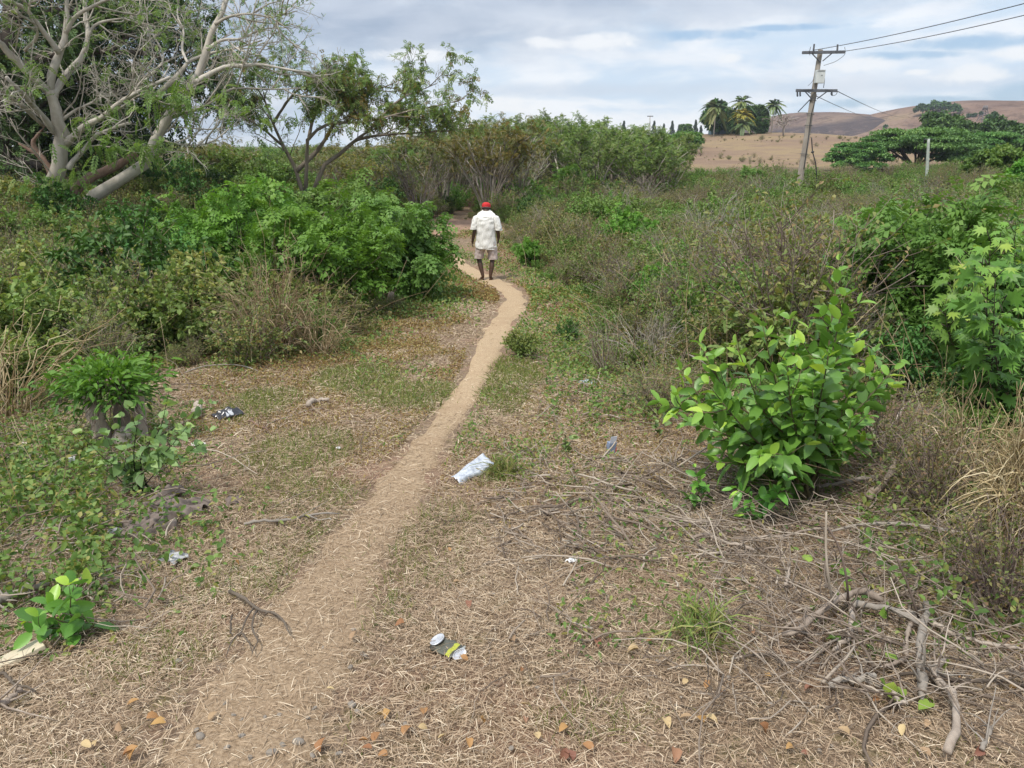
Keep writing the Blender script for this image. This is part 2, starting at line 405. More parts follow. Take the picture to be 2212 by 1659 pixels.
pos = t.n('ShaderNodeNewGeometry').outputs['Position']; sx = t.n('ShaderNodeSeparateXYZ', {0: pos})
na = t.noise(.8, 6, .6, pos); nb = t.noise(6, 6, .65, pos); nc = t.noise(45, 5, .7, pos)
near = t.ramp(nc, [(.09, .063, .043), (.20, .143, .098), (.30, .222, .155), (.45, .36, .26)], [.3, .45, .6, .75])
near = t.mix(t.smooth(na, .45, .65), near, t.mix(.6, near, (.30, .175, .12)))
near = t.mix(t.math('MULTIPLY', t.smooth(nb, .5, .7), .5), near, (.16, .15, .05))
nf = t.noise(.05, 8, .65, pos); nf2 = t.noise(.5, 6, .7, pos)
far = t.ramp(nf, [(.17, .115, .08), (.225, .155, .105), (.27, .2, .11), (.21, .15, .115)], [.3, .45, .58, .7])
far = t.mix(t.math('MULTIPLY', t.smooth(nf2, .52, .66), .7), far, (.16, .115, .075))
far = t.mix(t.smooth(sx.outputs[0], 6, 14), (.10, .10, .045), far)
cc = t.mix(t.smooth(sx.outputs[1], 45, 62), near, (.09, .085, .04)); cc = t.mix(t.smooth(t.math('ADD', sx.outputs[1], t.math('MULTIPLY', t.math('SUBTRACT', nf2, .5), 60)), 88, 112), cc, far)
t.L.new(cc, b.inputs['Base Color']); b.inputs['Roughness'].default_value = .95; b.inputs['Specular IOR Level'].default_value = .1
bp = t.n('ShaderNodeBump', {'Strength': .7, 'Distance': .02, 'Height': t.math('ADD', nb, nc)}); t.L.new(bp.outputs[0], b.inputs['Normal'])
tag(g.build('ground', m), 'dry sloping ground of bare soil and dead grass under the scrub', 'ground', kind='structure')

# path: a trodden strip sunk at its edges into the ground
g = G(); K = 15; V = []
for i in range(len(PL)):
    cx, cy, hw = PL[i]
    a_ = PL[min(i+1, len(PL)-1)]-PL[max(i-1, 0)]; nrm2 = np.array([a_[1], -a_[0]])/np.hypot(a_[0], a_[1])
    if nrm2[0] < 0: nrm2 = -nrm2
    hw = hw*min(1.0, abs(nrm2[0])+.15)
    for j in range(K):
        s_ = -1.25+2.5*j/(K-1); p = np.array([cx, cy])+nrm2*hw*s_
        wob = 1+.45*(vn(p[0]*1.0, p[1], .5)-.5)*2+.25*(vn(p[0]+3, p[1]+5, .17)-.5)*2
        d_ = abs(s_)*wob
        V.append((p[0], p[1], T(p[0], p[1])+.018*(1-ss((d_-.55)/.45)*2.2)))
n_ = len(PL); ii = (np.arange(n_-1)[:, None]*K+np.arange(K-1)[None]).ravel()
g.add(V, np.stack([ii, ii+1, ii+K+1, ii+K], -1), .5)
m, t, b = newmat('path_dirt')
pos = t.n('ShaderNodeNewGeometry').outputs['Position']
n1 = t.noise(3, 6, .6, pos); n2 = t.noise(60, 5, .7, pos); n3 = t.noise(14, 4, .6, pos)
c1 = t.ramp(n2, [(.22, .15, .09), (.40, .29, .18), (.51, .385, .25), (.62, .50, .35)], [.3, .45, .6, .75])
c1 = t.mix(t.math('MULTIPLY', t.smooth(n1, .5, .68), .5), c1, (.36, .25, .155))
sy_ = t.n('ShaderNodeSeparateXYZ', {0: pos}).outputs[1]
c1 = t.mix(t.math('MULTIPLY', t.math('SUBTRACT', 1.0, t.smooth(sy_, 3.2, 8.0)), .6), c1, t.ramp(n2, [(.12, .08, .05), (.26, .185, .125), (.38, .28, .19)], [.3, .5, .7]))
t.L.new(c1, b.inputs['Base Color']); b.inputs['Roughness'].default_value = .95; b.inputs['Specular IOR Level'].default_value = .1
t.L.new(t.n('ShaderNodeBump', {'Strength': .8, 'Distance': .015, 'Height': t.math('ADD', n2, n3)}).outputs[0], b.inputs['Normal'])
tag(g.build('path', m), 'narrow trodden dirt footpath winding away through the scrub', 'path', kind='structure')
PATHMAT = m
# bare clearing where the path ends
c0 = at(985, 490); g = G(); K = 28; V = [(c0[0], c0[1], T(c0[0], c0[1])+.05)]; F = []
for rr in (.35, .7, 1.0):
    for j in range(K):
        a = j*2*math.pi/K; q = rr*(1+.12*math.sin(3*a+1)+.08*math.sin(7*a)); x_, y_ = c0[0]+1.9*q*math.cos(a), c0[1]+3.6*q*math.sin(a)
        V.append((x_, y_, T(x_, y_)+(.05 if rr < .9 else -.03)))
for j in range(K): F.append((0, 1+j, 1+(j+1) % K, 1+(j+1) % K))
g.add(V, [(f[0], f[1], f[2]) for f in F]); 
g.f.append(np.array([(1+r_*K+j, 1+(r_+1)*K+j, 1+(r_+1)*K+(j+1) % K, 1+r_*K+(j+1) % K) for r_ in range(2) for j in range(K)]))
m, t, b = newmat('clearing_soil')
pos = t.n('ShaderNodeNewGeometry').outputs['Position']; n1 = t.noise(2.2, 6, .7, pos); n2 = t.noise(14, 5, .7, pos)
t.L.new(t.mix(t.math('MULTIPLY', t.smooth(n2, .45, .7), .6), t.ramp(n1, [(.20, .12, .08), (.34, .21, .14), (.42, .28, .19)], [.3, .5, .7]), (.15, .10, .07)), b.inputs['Base Color'])
b.inputs['Roughness'].default_value = .95
tag(g.build('clearing', m), 'bare reddish patch of soil where the footpath ends', 'clearing', kind='structure')

# ------------------------------------------------------------------ hills
def hill(name, prof, dist, depth, label, mat, rough=1.0, seed=1):
    """ridge through skyline points (photo u, v) at a distance; a real hill falling off front and back"""
    P = np.array([PT(u, v, dist) for u, v in prof]); xs_ = np.linspace(P[0, 0], P[-1, 0], 190)
    sm = smoothline(P[:, [0, 2]], 400); h = np.interp(xs_, sm[:, 0], sm[:, 1])+1.5
    vs = np.linspace(-1, 1, 90); q = np.random.default_rng(seed); ph = q.random((9, 2))*6.28
    Xh, Vh = np.meshgrid(xs_, vs); Yh = dist+Vh*depth
    fall = np.where(Vh < 0, np.cos(np.clip(Vh, -1, 0)*math.pi/2)**1.25, np.cos(Vh*math.pi/2)**1.2)
    gul = 0
    for i, (a, b_) in enumerate(ph):
        f = (.012+.012*i); gul = gul+np.sin((Xh*.8+(Yh-dist)*.45*math.cos(a))*f+b_*3+1.5*np.sin(Yh*f*.6+a))/(1+.55*i)
    amp = np.sin(np.clip(-Vh, 0, 1)*math.pi)*rough
    Zh = -3+np.maximum(h[None]+1.6, 0)*fall*(1+.0*gul)+gul*amp*1.9
    g = G(); nx_, ny_ = len(xs_), len(vs); ii = (np.arange(ny_-1)[:, None]*nx_+np.arange(nx_-1)[None]).ravel()
    g.add(np.stack([Xh, Yh, Zh], -1), np.stack([ii, ii+1, ii+nx_+1, ii+nx_], -1), .5)
    def on(u, v):
        """point of the hill's front seen at (u, v)"""
        d = ray(u, v); best = None
        for dd in np.linspace(dist-depth*.98, dist+depth*.1, 400):
            p = CAM+d*dd/d[1]; i = np.clip((p[0]-xs_[0])/(xs_[1]-xs_[0]), 0, nx_-1); j = np.clip((dd-dist+depth)/(2*depth)*(ny_-1), 0, ny_-1)
            zz = Zh[int(round(j)), int(round(i))]
            best = np.array([p[0], p[1], zz])
            if p[2] <= zz: break
        return best
    return tag(g.build(name, mat), label, 'hill', kind='structure'), on
def hillmat(name, cols, burn=None, sc=.012):
    m, t, b = newmat(name)
    pos = t.n('ShaderNodeNewGeometry').outputs['Position']
    mp = t.n('ShaderNodeMapping', {'Vector': pos, 'Scale': (1, .6, 2.5), 'Rotation': (0, 0, .5)}).outputs[0]
    n1 = t.noise(sc, 8, .62, mp, .6); n2 = t.noise(sc*7, 7, .68, mp, .8); n3 = t.noise(sc*30, 5, .7, pos)
    c = t.ramp(n1, cols, [.32, .45, .56, .68])
    c = t.mix(t.math('MULTIPLY', t.smooth(n2, .50, .60), .6), c, tuple(x*.55 for x in cols[0]))
    c = t.mix(t.math('MULTIPLY', t.smooth(n3, .54, .64), .55), c, tuple(x*.5 for x in cols[0]))
    if burn:
        sx = t.n('ShaderNodeSeparateXYZ', {0: pos}); zlim = burn
        # burnt slope: below a ragged slanting fire line
        f = t.math('SUBTRACT', t.math('MULTIPLY_ADD', t.math('SUBTRACT', sx.outputs[0], zlim[0]), zlim[1], zlim[2]), sx.outputs[2])
        f = t.math('ADD', f, t.math('MULTIPLY', t.math('SUBTRACT', n1, .5), 14))
        c = t.mix(t.smooth(f, -1.0, 2.0), c, t.mix(t.smooth(n2, .5, .68), (.075, .06, .058), (.16, .115, .10)))
    t.L.new(c, b.inputs['Base Color']); b.inputs['Roughness'].default_value = 1; b.inputs['Specular IOR Level'].default_value = .05
    t.L.new(t.n('ShaderNodeBump', {'Strength': .6, 'Distance': 3.0, 'Height': n2}).outputs[0], b.inputs['Normal'])
    return m
pb = PT(1745, 262, 760)
HB, on_burnt = hill('hill', [(1500, 330), (1560, 312), (1620, 290), (1655, 262), (1690, 248), (1735, 243), (1790, 245), (1850, 251), (1905, 259), (1960, 272), (2060, 300), (2150, 330)], 760, 330,
     'low brown hill with a dark burnt slope behind the palms', hillmat('burnt_hill', [(.13, .09, .072), (.175, .12, .095), (.215, .155, .115), (.17, .13, .105)], burn=(pb[0], .16, pb[2])), .6, 4)
HW, on_brown = hill('hill', [(1480, 345), (1600, 330), (1700, 315), (1770, 298), (1830, 281), (1880, 264), (1925, 247), (1965, 234), (2010, 225), (2060, 222), (2110, 223), (2170, 226), (2240, 232), (2400, 246), (2700, 280), (3000, 330)], 620, 300,
     'long bare brown hill on the right with dry grass slopes', hillmat('brown_hill', [(.135, .09, .07), (.195, .13, .098), (.24, .165, .118), (.275, .205, .12)]), 1.0, 2)
# ------------------------------------------------------------------ plant library
def multi(name, parts):
    """one mesh from several collectors, one material each"""
    g = G(); mats = []; mi = []
    for gi, m in parts:
        n0 = sum(len(f) for f in g.f)
        for V, r in zip(gi.v, gi.r): pass
        off = g.n
        g.v += gi.v; g.r += gi.r; g.f += [f+off for f in gi.f]; g.n += gi.n
        mats.append(m); mi.append(np.full(sum(len(f) for f in gi.f), len(mats)-1))
    me = g.build(name, mats[0], linkit=False)
    for m in mats[1:]: me.materials.append(m)
    me.polygons.foreach_set('material_index', np.concatenate(mi).astype(np.int32))
    return me

def stems_from_base(q, n, h, r, k=7, spread=.15, curve=.5):
    """n stems rising from one foot and arching outwards"""
    a = q.random(n)*6.28; rad = r*np.sqrt(q.random(n)); hh = h*(1-.45*(rad/r)**2)*(.7+.4*q.random(n))
    b = np.stack([np.cos(a)*spread*q.random(n), np.sin(a)*spread*q.random(n), np.full(n, -.04)], -1)
    e = np.stack([np.cos(a)*rad, np.sin(a)*rad, hh], -1)
    t_ = np.linspace(0, 1, k)[None, :, None]
    mid = b*.5+e*.5; mid[:, :2] *= (1-curve*.7); mid[:, 2] += hh*curve*.25
    C = b[:, None]*(1-t_)**2+2*mid[:, None]*t_*(1-t_)+e[:, None]*t_**2
    C[:, 1:] += q.normal(size=(n, k-1, 3))*.02*h
    return C

def shrub(seed, h, r, n1, n2, m, tp, L, W, droop=.3, t0=.25, l2=.45, stemr=.012, up=.1, lspread=.9, lup=.25, rmix=None, curve=.5, subs=None, ang=55):
    """stems and foliage collectors of one bush"""
    q = np.random.default_rng(seed); gs, gf = G(), G()
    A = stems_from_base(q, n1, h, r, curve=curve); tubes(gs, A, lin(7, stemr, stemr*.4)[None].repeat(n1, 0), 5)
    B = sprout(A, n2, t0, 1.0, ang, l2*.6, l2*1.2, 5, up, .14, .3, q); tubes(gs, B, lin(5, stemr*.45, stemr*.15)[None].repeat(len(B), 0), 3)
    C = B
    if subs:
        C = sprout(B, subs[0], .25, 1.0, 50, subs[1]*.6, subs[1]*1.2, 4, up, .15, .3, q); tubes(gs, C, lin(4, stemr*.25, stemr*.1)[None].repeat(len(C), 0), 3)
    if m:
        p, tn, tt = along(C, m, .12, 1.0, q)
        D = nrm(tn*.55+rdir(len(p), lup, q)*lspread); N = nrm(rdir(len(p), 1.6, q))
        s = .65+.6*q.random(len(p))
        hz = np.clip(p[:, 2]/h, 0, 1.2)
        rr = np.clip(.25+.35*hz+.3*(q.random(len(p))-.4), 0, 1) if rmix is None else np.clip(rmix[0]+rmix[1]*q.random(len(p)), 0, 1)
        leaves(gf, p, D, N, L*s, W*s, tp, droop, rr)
    return gs, gf

LIB = {}
def lib(kind, seeds, sm, fm, **kw):
    LIB[kind] = []
    for s in seeds:
        gs, gf = shrub(s, **kw)
        LIB[kind].append((gs.build(kind+'_stems', M[sm], linkit=False), gf.build(kind+'_foliage', M[fm], linkit=False) if kw['m'] else None, (gs, gf, M[sm], M[fm])))

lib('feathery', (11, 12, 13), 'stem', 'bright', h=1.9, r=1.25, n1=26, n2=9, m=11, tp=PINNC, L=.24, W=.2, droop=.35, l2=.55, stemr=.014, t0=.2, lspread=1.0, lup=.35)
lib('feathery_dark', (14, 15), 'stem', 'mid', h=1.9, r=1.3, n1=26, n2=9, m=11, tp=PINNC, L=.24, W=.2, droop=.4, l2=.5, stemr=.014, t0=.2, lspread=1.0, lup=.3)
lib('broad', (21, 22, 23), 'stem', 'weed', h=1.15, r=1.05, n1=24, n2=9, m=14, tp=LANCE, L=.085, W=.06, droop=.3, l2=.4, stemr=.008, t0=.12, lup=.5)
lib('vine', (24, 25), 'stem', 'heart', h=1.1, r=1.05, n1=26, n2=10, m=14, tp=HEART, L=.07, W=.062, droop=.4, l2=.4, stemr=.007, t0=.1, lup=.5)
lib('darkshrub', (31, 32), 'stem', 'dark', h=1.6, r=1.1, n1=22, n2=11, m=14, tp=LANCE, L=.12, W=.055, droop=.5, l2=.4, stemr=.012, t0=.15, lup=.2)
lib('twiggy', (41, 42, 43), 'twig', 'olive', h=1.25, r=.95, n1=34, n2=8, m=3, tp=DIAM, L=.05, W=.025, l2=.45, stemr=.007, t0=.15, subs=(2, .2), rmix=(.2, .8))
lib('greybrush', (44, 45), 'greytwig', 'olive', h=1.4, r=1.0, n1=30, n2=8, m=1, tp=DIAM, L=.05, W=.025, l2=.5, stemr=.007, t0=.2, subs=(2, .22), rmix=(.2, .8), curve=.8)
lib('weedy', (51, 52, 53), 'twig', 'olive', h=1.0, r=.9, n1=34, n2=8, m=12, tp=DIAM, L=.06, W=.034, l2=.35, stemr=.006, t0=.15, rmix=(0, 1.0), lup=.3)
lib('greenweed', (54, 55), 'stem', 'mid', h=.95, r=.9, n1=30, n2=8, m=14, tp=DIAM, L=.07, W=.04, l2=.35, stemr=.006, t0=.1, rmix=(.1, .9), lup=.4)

def place(kind, i, loc, sc, name, label, cat='shrub', group=None, rz=None, mats=None):
    e = empty(name, loc, rng.random()*6.28 if rz is None else rz, label, cat, group, sc)
    st, fo, _ = LIB[kind][i % len(LIB[kind])]
    link('stems', st, e)
    if fo is not None: link('foliage', fo, e)
    return e

# ------------------------------------------------------------------ trees
def tree_obj(name, loc, label, parts, group=None, rz=0.0, cat='tree', sc=1.0):
    e = empty(name, loc, rz, label, cat, group, sc)
    for pn, g_, m in parts: g_.build(pn, M[m], parent=e)
    return e

def rel(P, o): return np.asarray(P, float)-np.asarray(o, float)

def grown(q, gw, limbs, radii, lv, flat=1.0):
    """tubes for hand-set limbs, then sprouted levels; returns last level"""
    for L_, r_ in zip(limbs, radii): tubes(gw, L_+q.normal(size=L_.shape)*r_[1]*.18, lin(len(L_), *r_)[None]*(1+.07*q.normal(size=(1, len(L_)))), 8)
    cur = np.stack([smoothline(L_, 12) for L_ in limbs]); r0 = np.array([r_[1] for r_ in radii]).mean()
    alll = []
    for (n, t0, t1, ang, L0, L1, k, up, wig, ra, rb) in lv:
        cur = sprout(cur, n, t0, t1, ang, L0, L1, k, up, wig, .35, q, flat)
        tubes(gw, cur, lin(k, ra, rb)[None].repeat(len(cur), 0), 5 if ra > .012 else 3); alll.append(cur)
    return alll

def foliage(q, gf, C, n, tp, L, W, droop, lup=.3, spread=.9, rmix=(0, 1), t0=.2):
    p, tn, _ = along(C, n, t0, 1, q); s = .6+.7*q.random(len(p))
    leaves(gf, p, nrm(tn*.5+rdir(len(p), lup, q)*spread), nrm(rdir(len(p), 1.7, q)), L*s, W*s, tp, droop, np.clip(rmix[0]+rmix[1]*q.random(len(p)), 0, 1))

def zl(pts, d0, d1=None, z1=3.0):
    """line through photo points given in the first enlarged view (thirds of photo units), depth d0..d1"""
    d1 = d0 if d1 is None else d1
    return smoothline([PT(x/z1, y/z1, d0+(d1-d0)*i/max(len(pts)-1, 1)) for i, (x, y) in enumerate(pts)], 14)

# --- pale many-stemmed tree on the left
q = np.random.default_rng(101)
D0 = 22.0; b0 = PT(96, 476, D0); b0[2] = T(b0[0], b0[1])
def zt(pts, d1=None): return rel(zl(pts, D0, d1), b0)
pxm = 1703*3/ D0                                            # enlarged px per metre
gw = G()
zs = 1.25
A = [zt([(250, 1560), (262, 1470), (285, 1400), (310, 1290), (355, 1180), (385, 1050), (398, 900), (385, 780), (350, 680), (325, 600)])]
Ar = [(.23, .105)]
limbs = [([(325, 600), (180, 470), (60, 340), (-40, 240), (-160, 130)], 21, .095, .05),
 ([(320, 600), (335, 500), (360, 400), (400, 310), (420, 240), (432, 120), (435, 0), (450, -130)], 22.5, .1, .04),
 ([(385, 345), (310, 240), (240, 150), (170, 60), (90, 20), (0, -40)], 21, .06, .03),
 ([(345, 625), (380, 560), (430, 480), (545, 345), (568, 200), (552, 60), (560, -90)], 23.5, .085, .04),
 ([(425, 215), (480, 120), (560, 60), (690, 0), (800, -60)], 22, .05, .025),
 ([(372, 880), (290, 770), (200, 670), (130, 590), (40, 500)], 20.5, .08, .035),
 ([(285, 820), (180, 720), (80, 640), (0, 570), (-90, 500)], 20, .045, .025),
 ([(430, 930), (480, 880), (560, 810), (680, 750), (780, 660), (920, 580), (1100, 500)], 21, .085, .03),
 ([(400, 780), (480, 720), (560, 680), (640, 640), (740, 590)], 22.5, .04, .015),
 ([(440, 1100), (470, 1050), (520, 1000), (620, 880), (740, 830), (850, 790)], 22.3, .065, .03),
 ([(545, 345), (600, 180), (720, 130), (900, 110)], 22.6, .04, .015),
 ([(160, 330), (235, 250), (235, 180), (190, 90), (200, -20)], 21.2, .035, .02),
 ([(700, 740), (800, 690), (900, 620), (1000, 600)], 21.3, .03, .012)]
gl = []
for p_, d1, ra, rb in limbs: gl.append(zt(p_, d1)); Ar.append((ra, rb))
C_ = [zt([(400, 1640), (478, 1490), (500, 1410), (560, 1310), (680, 1230), (850, 1120), (960, 1040), (1010, 900), (1080, 780), (1170, 640), (1270, 530), (1310, 430), (1340, 320), (1390, 160), (1450, 60), (1480, -40)], 22.6)]
Cr = [(.2, .06)]
climbs = [([(1270, 530), (1360, 480), (1470, 430), (1600, 425), (1700, 420), (1880, 452), (2010, 470)], 22.2, .075, .02),
 ([(1020, 610), (1100, 540), (1170, 470), (1215, 405), (1290, 370), (1400, 335), (1520, 315), (1700, 260)], 23.5, .07, .02),
 ([(1120, 760), (1200, 725), (1290, 705), (1400, 640), (1480, 585), (1600, 570), (1780, 580), (1950, 570)], 22.3, .05, .014),
 ([(1215, 405), (1180, 320), (1190, 200), (1150, 100), (1160, -30)], 24, .04, .015),
 ([(1340, 320), (1440, 260), (1560, 250), (1700, 190), (1850, 180)], 22.9, .045, .012),
 ([(1390, 160), (1480, 110), (1620, 90), (1760, 110), (1930, 70)], 22.3, .04, .012),
 ([(850, 600), (960, 500), (1060, 380), (1000, 240), (900, 120)], 23.3, .035, .012),
 ([(1030, 900), (1130, 930), (1250, 940), (1360, 930)], 22.0, .03, .012)]
cl = []
for p_, d1, ra, rb in climbs: cl.append(zt(p_, d1)); Cr.append((ra, rb))
gA = G(); Ar = [(a*1.2, b_*1.15) for a, b_ in Ar]
lv = grown(q, gA, A+gl+C_+cl, Ar+Cr, [(6, .3, .98, 48, 1.0, 2.4, 6, .08, .16, .024, .011), (5, .2, 1, 48, .5, 1.2, 5, .04, .18, .011, .006), (4, .2, 1, 50, .2, .6, 4, .02, .2, .006, .003)])
gB = G()
tubes(gB, zt([(360, 1540), (392, 1420), (420, 1330), (460, 1270), (560, 1165), (680, 1110), (780, 1060), (885, 995)], 22.9), lin(14, .17, .1)[None]*(1+.12*q.normal(size=(1, 14))), 10)
for p_, r_ in (([(335, 1120), (290, 1050), (240, 1000), (180, 965), (120, 930)], (.12, .02)), ([(275, 1030), (235, 980), (215, 920), (250, 870), (290, 820)], (.1, .015))):
    tubes(gB, zt(p_, 21.8), lin(14, *r_)[None]*(1+.18*q.normal(size=(1, 14))), 8)
gf = G()
hz_ = lv[2][:, 0, 2]; keep = lv[2][q.random(len(lv[2])) < np.clip((hz_-3.2)/4.5, .04, .75)]
foliage(q, gf, keep, 3, PINNC, .15, .105, .12, .3, 1.0, (0, .9))
# fresh leafy sprays low on the stems
for (x, y, n, rr) in ((800, 940, 60, .55), (640, 930, 40, .4), (950, 960, 40, .4), (380, 1170, 34, .4), (330, 1190, 30, .4), (480, 1120, 20, .3), (1050, 620, 40, .5), (1200, 600, 40, .5), (880, 720, 40, .5), (1150, 700, 30, .5), (620, 780, 20, .3), (1420, 690, 30, .5), (1600, 720, 24, .5), (240, 440, 34, .4), (170, 560, 26, .3)):
    c = rel(PT(x/3, y/3, 21.3), b0); n = int(n*.6); p = c+q.normal(size=(n, 3))*[rr, rr*.6, rr*.3]
    leaves(gf, p, rdir(n, -.1, q), rdir(n, 2, q), .34, .2, PINN, .4, .35+.5*q.random(n))
tree_obj('branching_tree', b0, 'pale grey tree of several spreading trunks with a thin airy crown', [('trunk', gA, 'palebark'), ('broken_trunk', gB, 'redbark'), ('crown', gf, 'thin')])

# --- old dark tree behind it at the left edge
q = np.random.default_rng(102); D1 = 27.0; b1 = PT(5, 400, D1); b1[2] = T(b1[0], b1[1])
def zo(pts, d1=None): return rel(zl(pts, D1, d1), b1)
limbs = [zo([(10, 1500), (5, 1150), (-5, 1000), (0, 850), (15, 650), (30, 450), (50, 250), (60, 50), (80, -200)]),
 zo([(20, 980), (60, 860), (120, 800), (190, 740), (300, 660), (420, 600)], 28), zo([(30, 480), (120, 440), (220, 400), (330, 360), (460, 335), (750, 335), (960, 345), (1080, 390), (1190, 420)], 27.5),
 zo([(45, 260), (130, 110), (250, 85), (450, 65), (700, 90), (900, 40)], 28), zo([(5, 1120), (60, 1080), (130, 1050), (200, 1050), (250, 1090)], 26), zo([(50, 300), (-100, 150), (-300, 50)], 27),
 zo([(60, 100), (200, -50), (420, -200), (650, -300)], 28), zo([(20, 600), (150, 560), (350, 520), (600, 520), (820, 560)], 29), zo([(700, 335), (800, 270), (880, 190), (1000, 160)], 28)]
gw = G(); gf = G()
lv = grown(q, gw, limbs, [(.42, .2), (.15, .05), (.17, .04), (.14, .05), (.2, .12), (.15, .06), (.16, .05), (.13, .03), (.09, .03)],
  [(7, .25, 1, 50, 1.6, 3.0, 6, .05, .14, .035, .012), (6, .2, 1, 50, .8, 1.8, 5, .02, .16, .012, .006), (5, .15, 1, 50, .4, .9, 4, -.05, .18, .006, .003)])
foliage(q, gf, lv[2], 4, PINNC, .3, .2, .4, .1, 1.0, (0, .8))
for (x, y, n, sx_, sz) in ((500, 480, 420, 1.6, .9), (250, 600, 420, 1.3, 1.0), (600, 720, 420, 1.7, .6), (750, 860, 380, 1.2, .5), (200, 250, 420, 1.3, 1.0), (480, 230, 420, 1.5, .8), (150, 900, 300, .9, .8), (350, 420, 360, 1.4, .8), (600, 60, 300, 1.5, .6), (80, 600, 300, .8, 1.4), (700, 560, 320, 1.4, .6), (900, 650, 240, 1.1, .5), (560, 980, 300, 1.2, .5), (280, 820, 300, 1.2, .6)):
    c = rel(PT(x/3, y/3, D1+2+q.random()*1.5), b1); p = c+q.normal(size=(n, 3))*[sx_, .9, sz]
    leaves(gf, p, rdir(n, -.2, q), rdir(n, 1.5, q), .34, .22, PINNC, .4, .8*q.random(n))
tree_obj('shade_tree', b1, 'old dark spreading tree with dense deep green crown at the left edge', [('trunk', gw, 'darkbark'), ('crown', gf, 'darkcrown')])

# --- flat topped tree with brown pods, left of centre
q = np.random.default_rng(103); D2 = 31.0; b2 = PT(668, 372, D2); b2[2] = T(b2[0], b2[1])
def zu(pts, d1=None): return rel(smoothline([PT(x, y, D2+((d1 or D2)-D2)*i/(len(pts)-1)) for i, (x, y) in enumerate(pts)], 14), b2)
limbs = [zu([(655, 420), (637, 363), (613, 317), (590, 267), (567, 207), (540, 180)]), zu([(660, 420), (663, 343), (667, 297), (710, 267), (737, 265), (800, 262), (880, 240), (940, 230), (1004, 213)], 30),
 zu([(675, 420), (700, 358), (725, 340), (768, 303), (798, 280), (860, 217), (904, 197), (944, 180)], 31.5), zu([(613, 317), (570, 280), (540, 262), (505, 250)], 32), zu([(590, 267), (620, 220), (650, 190), (690, 175)], 30),
 zu([(667, 297), (680, 250), (720, 210), (780, 190)], 32), zu([(768, 303), (800, 295), (850, 290), (930, 285), (985, 280)], 31), zu([(640, 370), (690, 320), (740, 240), (800, 200), (850, 180)], 33)]
gw = G(); gf = G(); gp = G()
lv = grown(q, gw, limbs, [(.085, .018), (.085, .013), (.09, .013), (.05, .013), (.06, .02), (.07, .02), (.06, .015), (.1, .02)],
  [(8, .3, 1, 42, 1.0, 2.3, 5, .1, .13, .02, .009), (7, .25, 1, 48, .5, 1.2, 5, .03, .13, .008, .004), (4, .2, 1, 50, .25, .6, 4, .0, .16, .004, .002)], .35)
zcut = rel(PT(700, 262, D2), b2)[2]
up_ = lv[2][lv[2][:, 0, 2] > zcut-.4+q.normal(size=len(lv[2]))*.3]
gy = G(); yel = rng.random(len(up_)) < np.clip(.12+.22*(np.abs(up_[:, 0, 0]-rel(PT(800, 215, D2), b2)[0]) < 1.2)*(up_[:, 0, 2] < zcut+1.5), 0, 1)
foliage(q, gf, up_[~yel], 4, PINNC, .24, .17, .3, .2, .8, (0, 1), .3); foliage(q, gy, up_[yel], 3, PINNC, .24, .17, .45, .1, .9, (.2, .8), .3)
p, tn, _ = along(up_[q.random(len(up_)) < .6], 2, .3, 1, q); leaves(gp, p, rdir(len(p), -2.2, q), rdir(len(p), 0, q), .19, .03, LANCE, .1, q.random(len(p)))
tree_obj('flat_topped_tree', b2, 'flat topped tree hung with brown seed pods left of the man', [('trunk', gw, 'palebrown'), ('crown', gf, 'thin'), ('yellow_leaves', gy, 'yellow'), ('seed_pods', gp, 'pod')])

# --- thicket of vase shaped small trees in the middle distance
def vase(seed, h, r, n1, leaf, lsize, nleaf, bark, top=.62):
    q = np.random.default_rng(seed); gw, gf = G(), G(); n = n1
    a = q.random(n)*6.28; rr = r*np.sqrt(q.random(n))
    b = np.stack([np.cos(a), np.sin(a), 0*a], -1)*.18*q.random((n, 1)); b[:, 2] = -.1
    e = np.stack([np.cos(a)*rr, np.sin(a)*rr, h*(.72+.2*q.random(n))*(1-.12*(rr/r)**2)], -1)
    t_ = np.linspace(0, 1, 8)[None, :, None]; mid = b*.4+e*.6; mid[:, :2] *= .62; C = b[:, None]*(1-t_)**2+2*mid[:, None]*t_*(1-t_)+e[:, None]*t_**2
    C[:, 1:] += q.normal(size=(n, 7, 3))*.045
    tubes(gw, C, lin(8, .05, .014)[None]*(.7+.7*q.random((n, 1))), 6)
    B = sprout(C, 7, .35, 1, 38, h*.12, h*.3, 5, .12, .13, .3, q); tubes(gw, B, lin(5, .013, .006)[None].repeat(len(B), 0), 4)
    B2 = sprout(B, 4, .2, 1, 45, h*.06, h*.14, 4, .08, .16, .3, q); tubes(gw, B2, lin(4, .006, .003)[None].repeat(len(B2), 0), 3)
    sel = B2[B2[:, -1, 2] > h*top+q.normal(size=len(B2))*h*.06]
    if nleaf: foliage(q, gf, sel, nleaf, PINNC, lsize, lsize*.65, .35, .3, 1.0)
    return gw, gf
VASE = {}
for key, args in {'olive': (201, 4.6, 2.6, 17, 'yellow', .2, 7, 'greytwig'), 'green': (202, 4.6, 2.6, 15, 'thin', .2, 9, 'greytwig'), 'green2': (203, 4.3, 2.8, 14, 'thin', .2, 9, 'greytwig'), 'bare': (204, 4.2, 2.3, 22, 'olive', .2, 1, 'greytwig'), 'pods': (205, 4.4, 2.5, 18, 'olive', .19, 7, 'greytwig')}.items():
    gw, gf = vase(args[0], args[1], args[2], args[3], args[4], args[5], args[6], args[7], .4 if key == 'bare' else .55)
    VASE[key] = (gw.build('trunk', M[args[7]], linkit=False), gf.build('crown', M[args[4]], linkit=False))
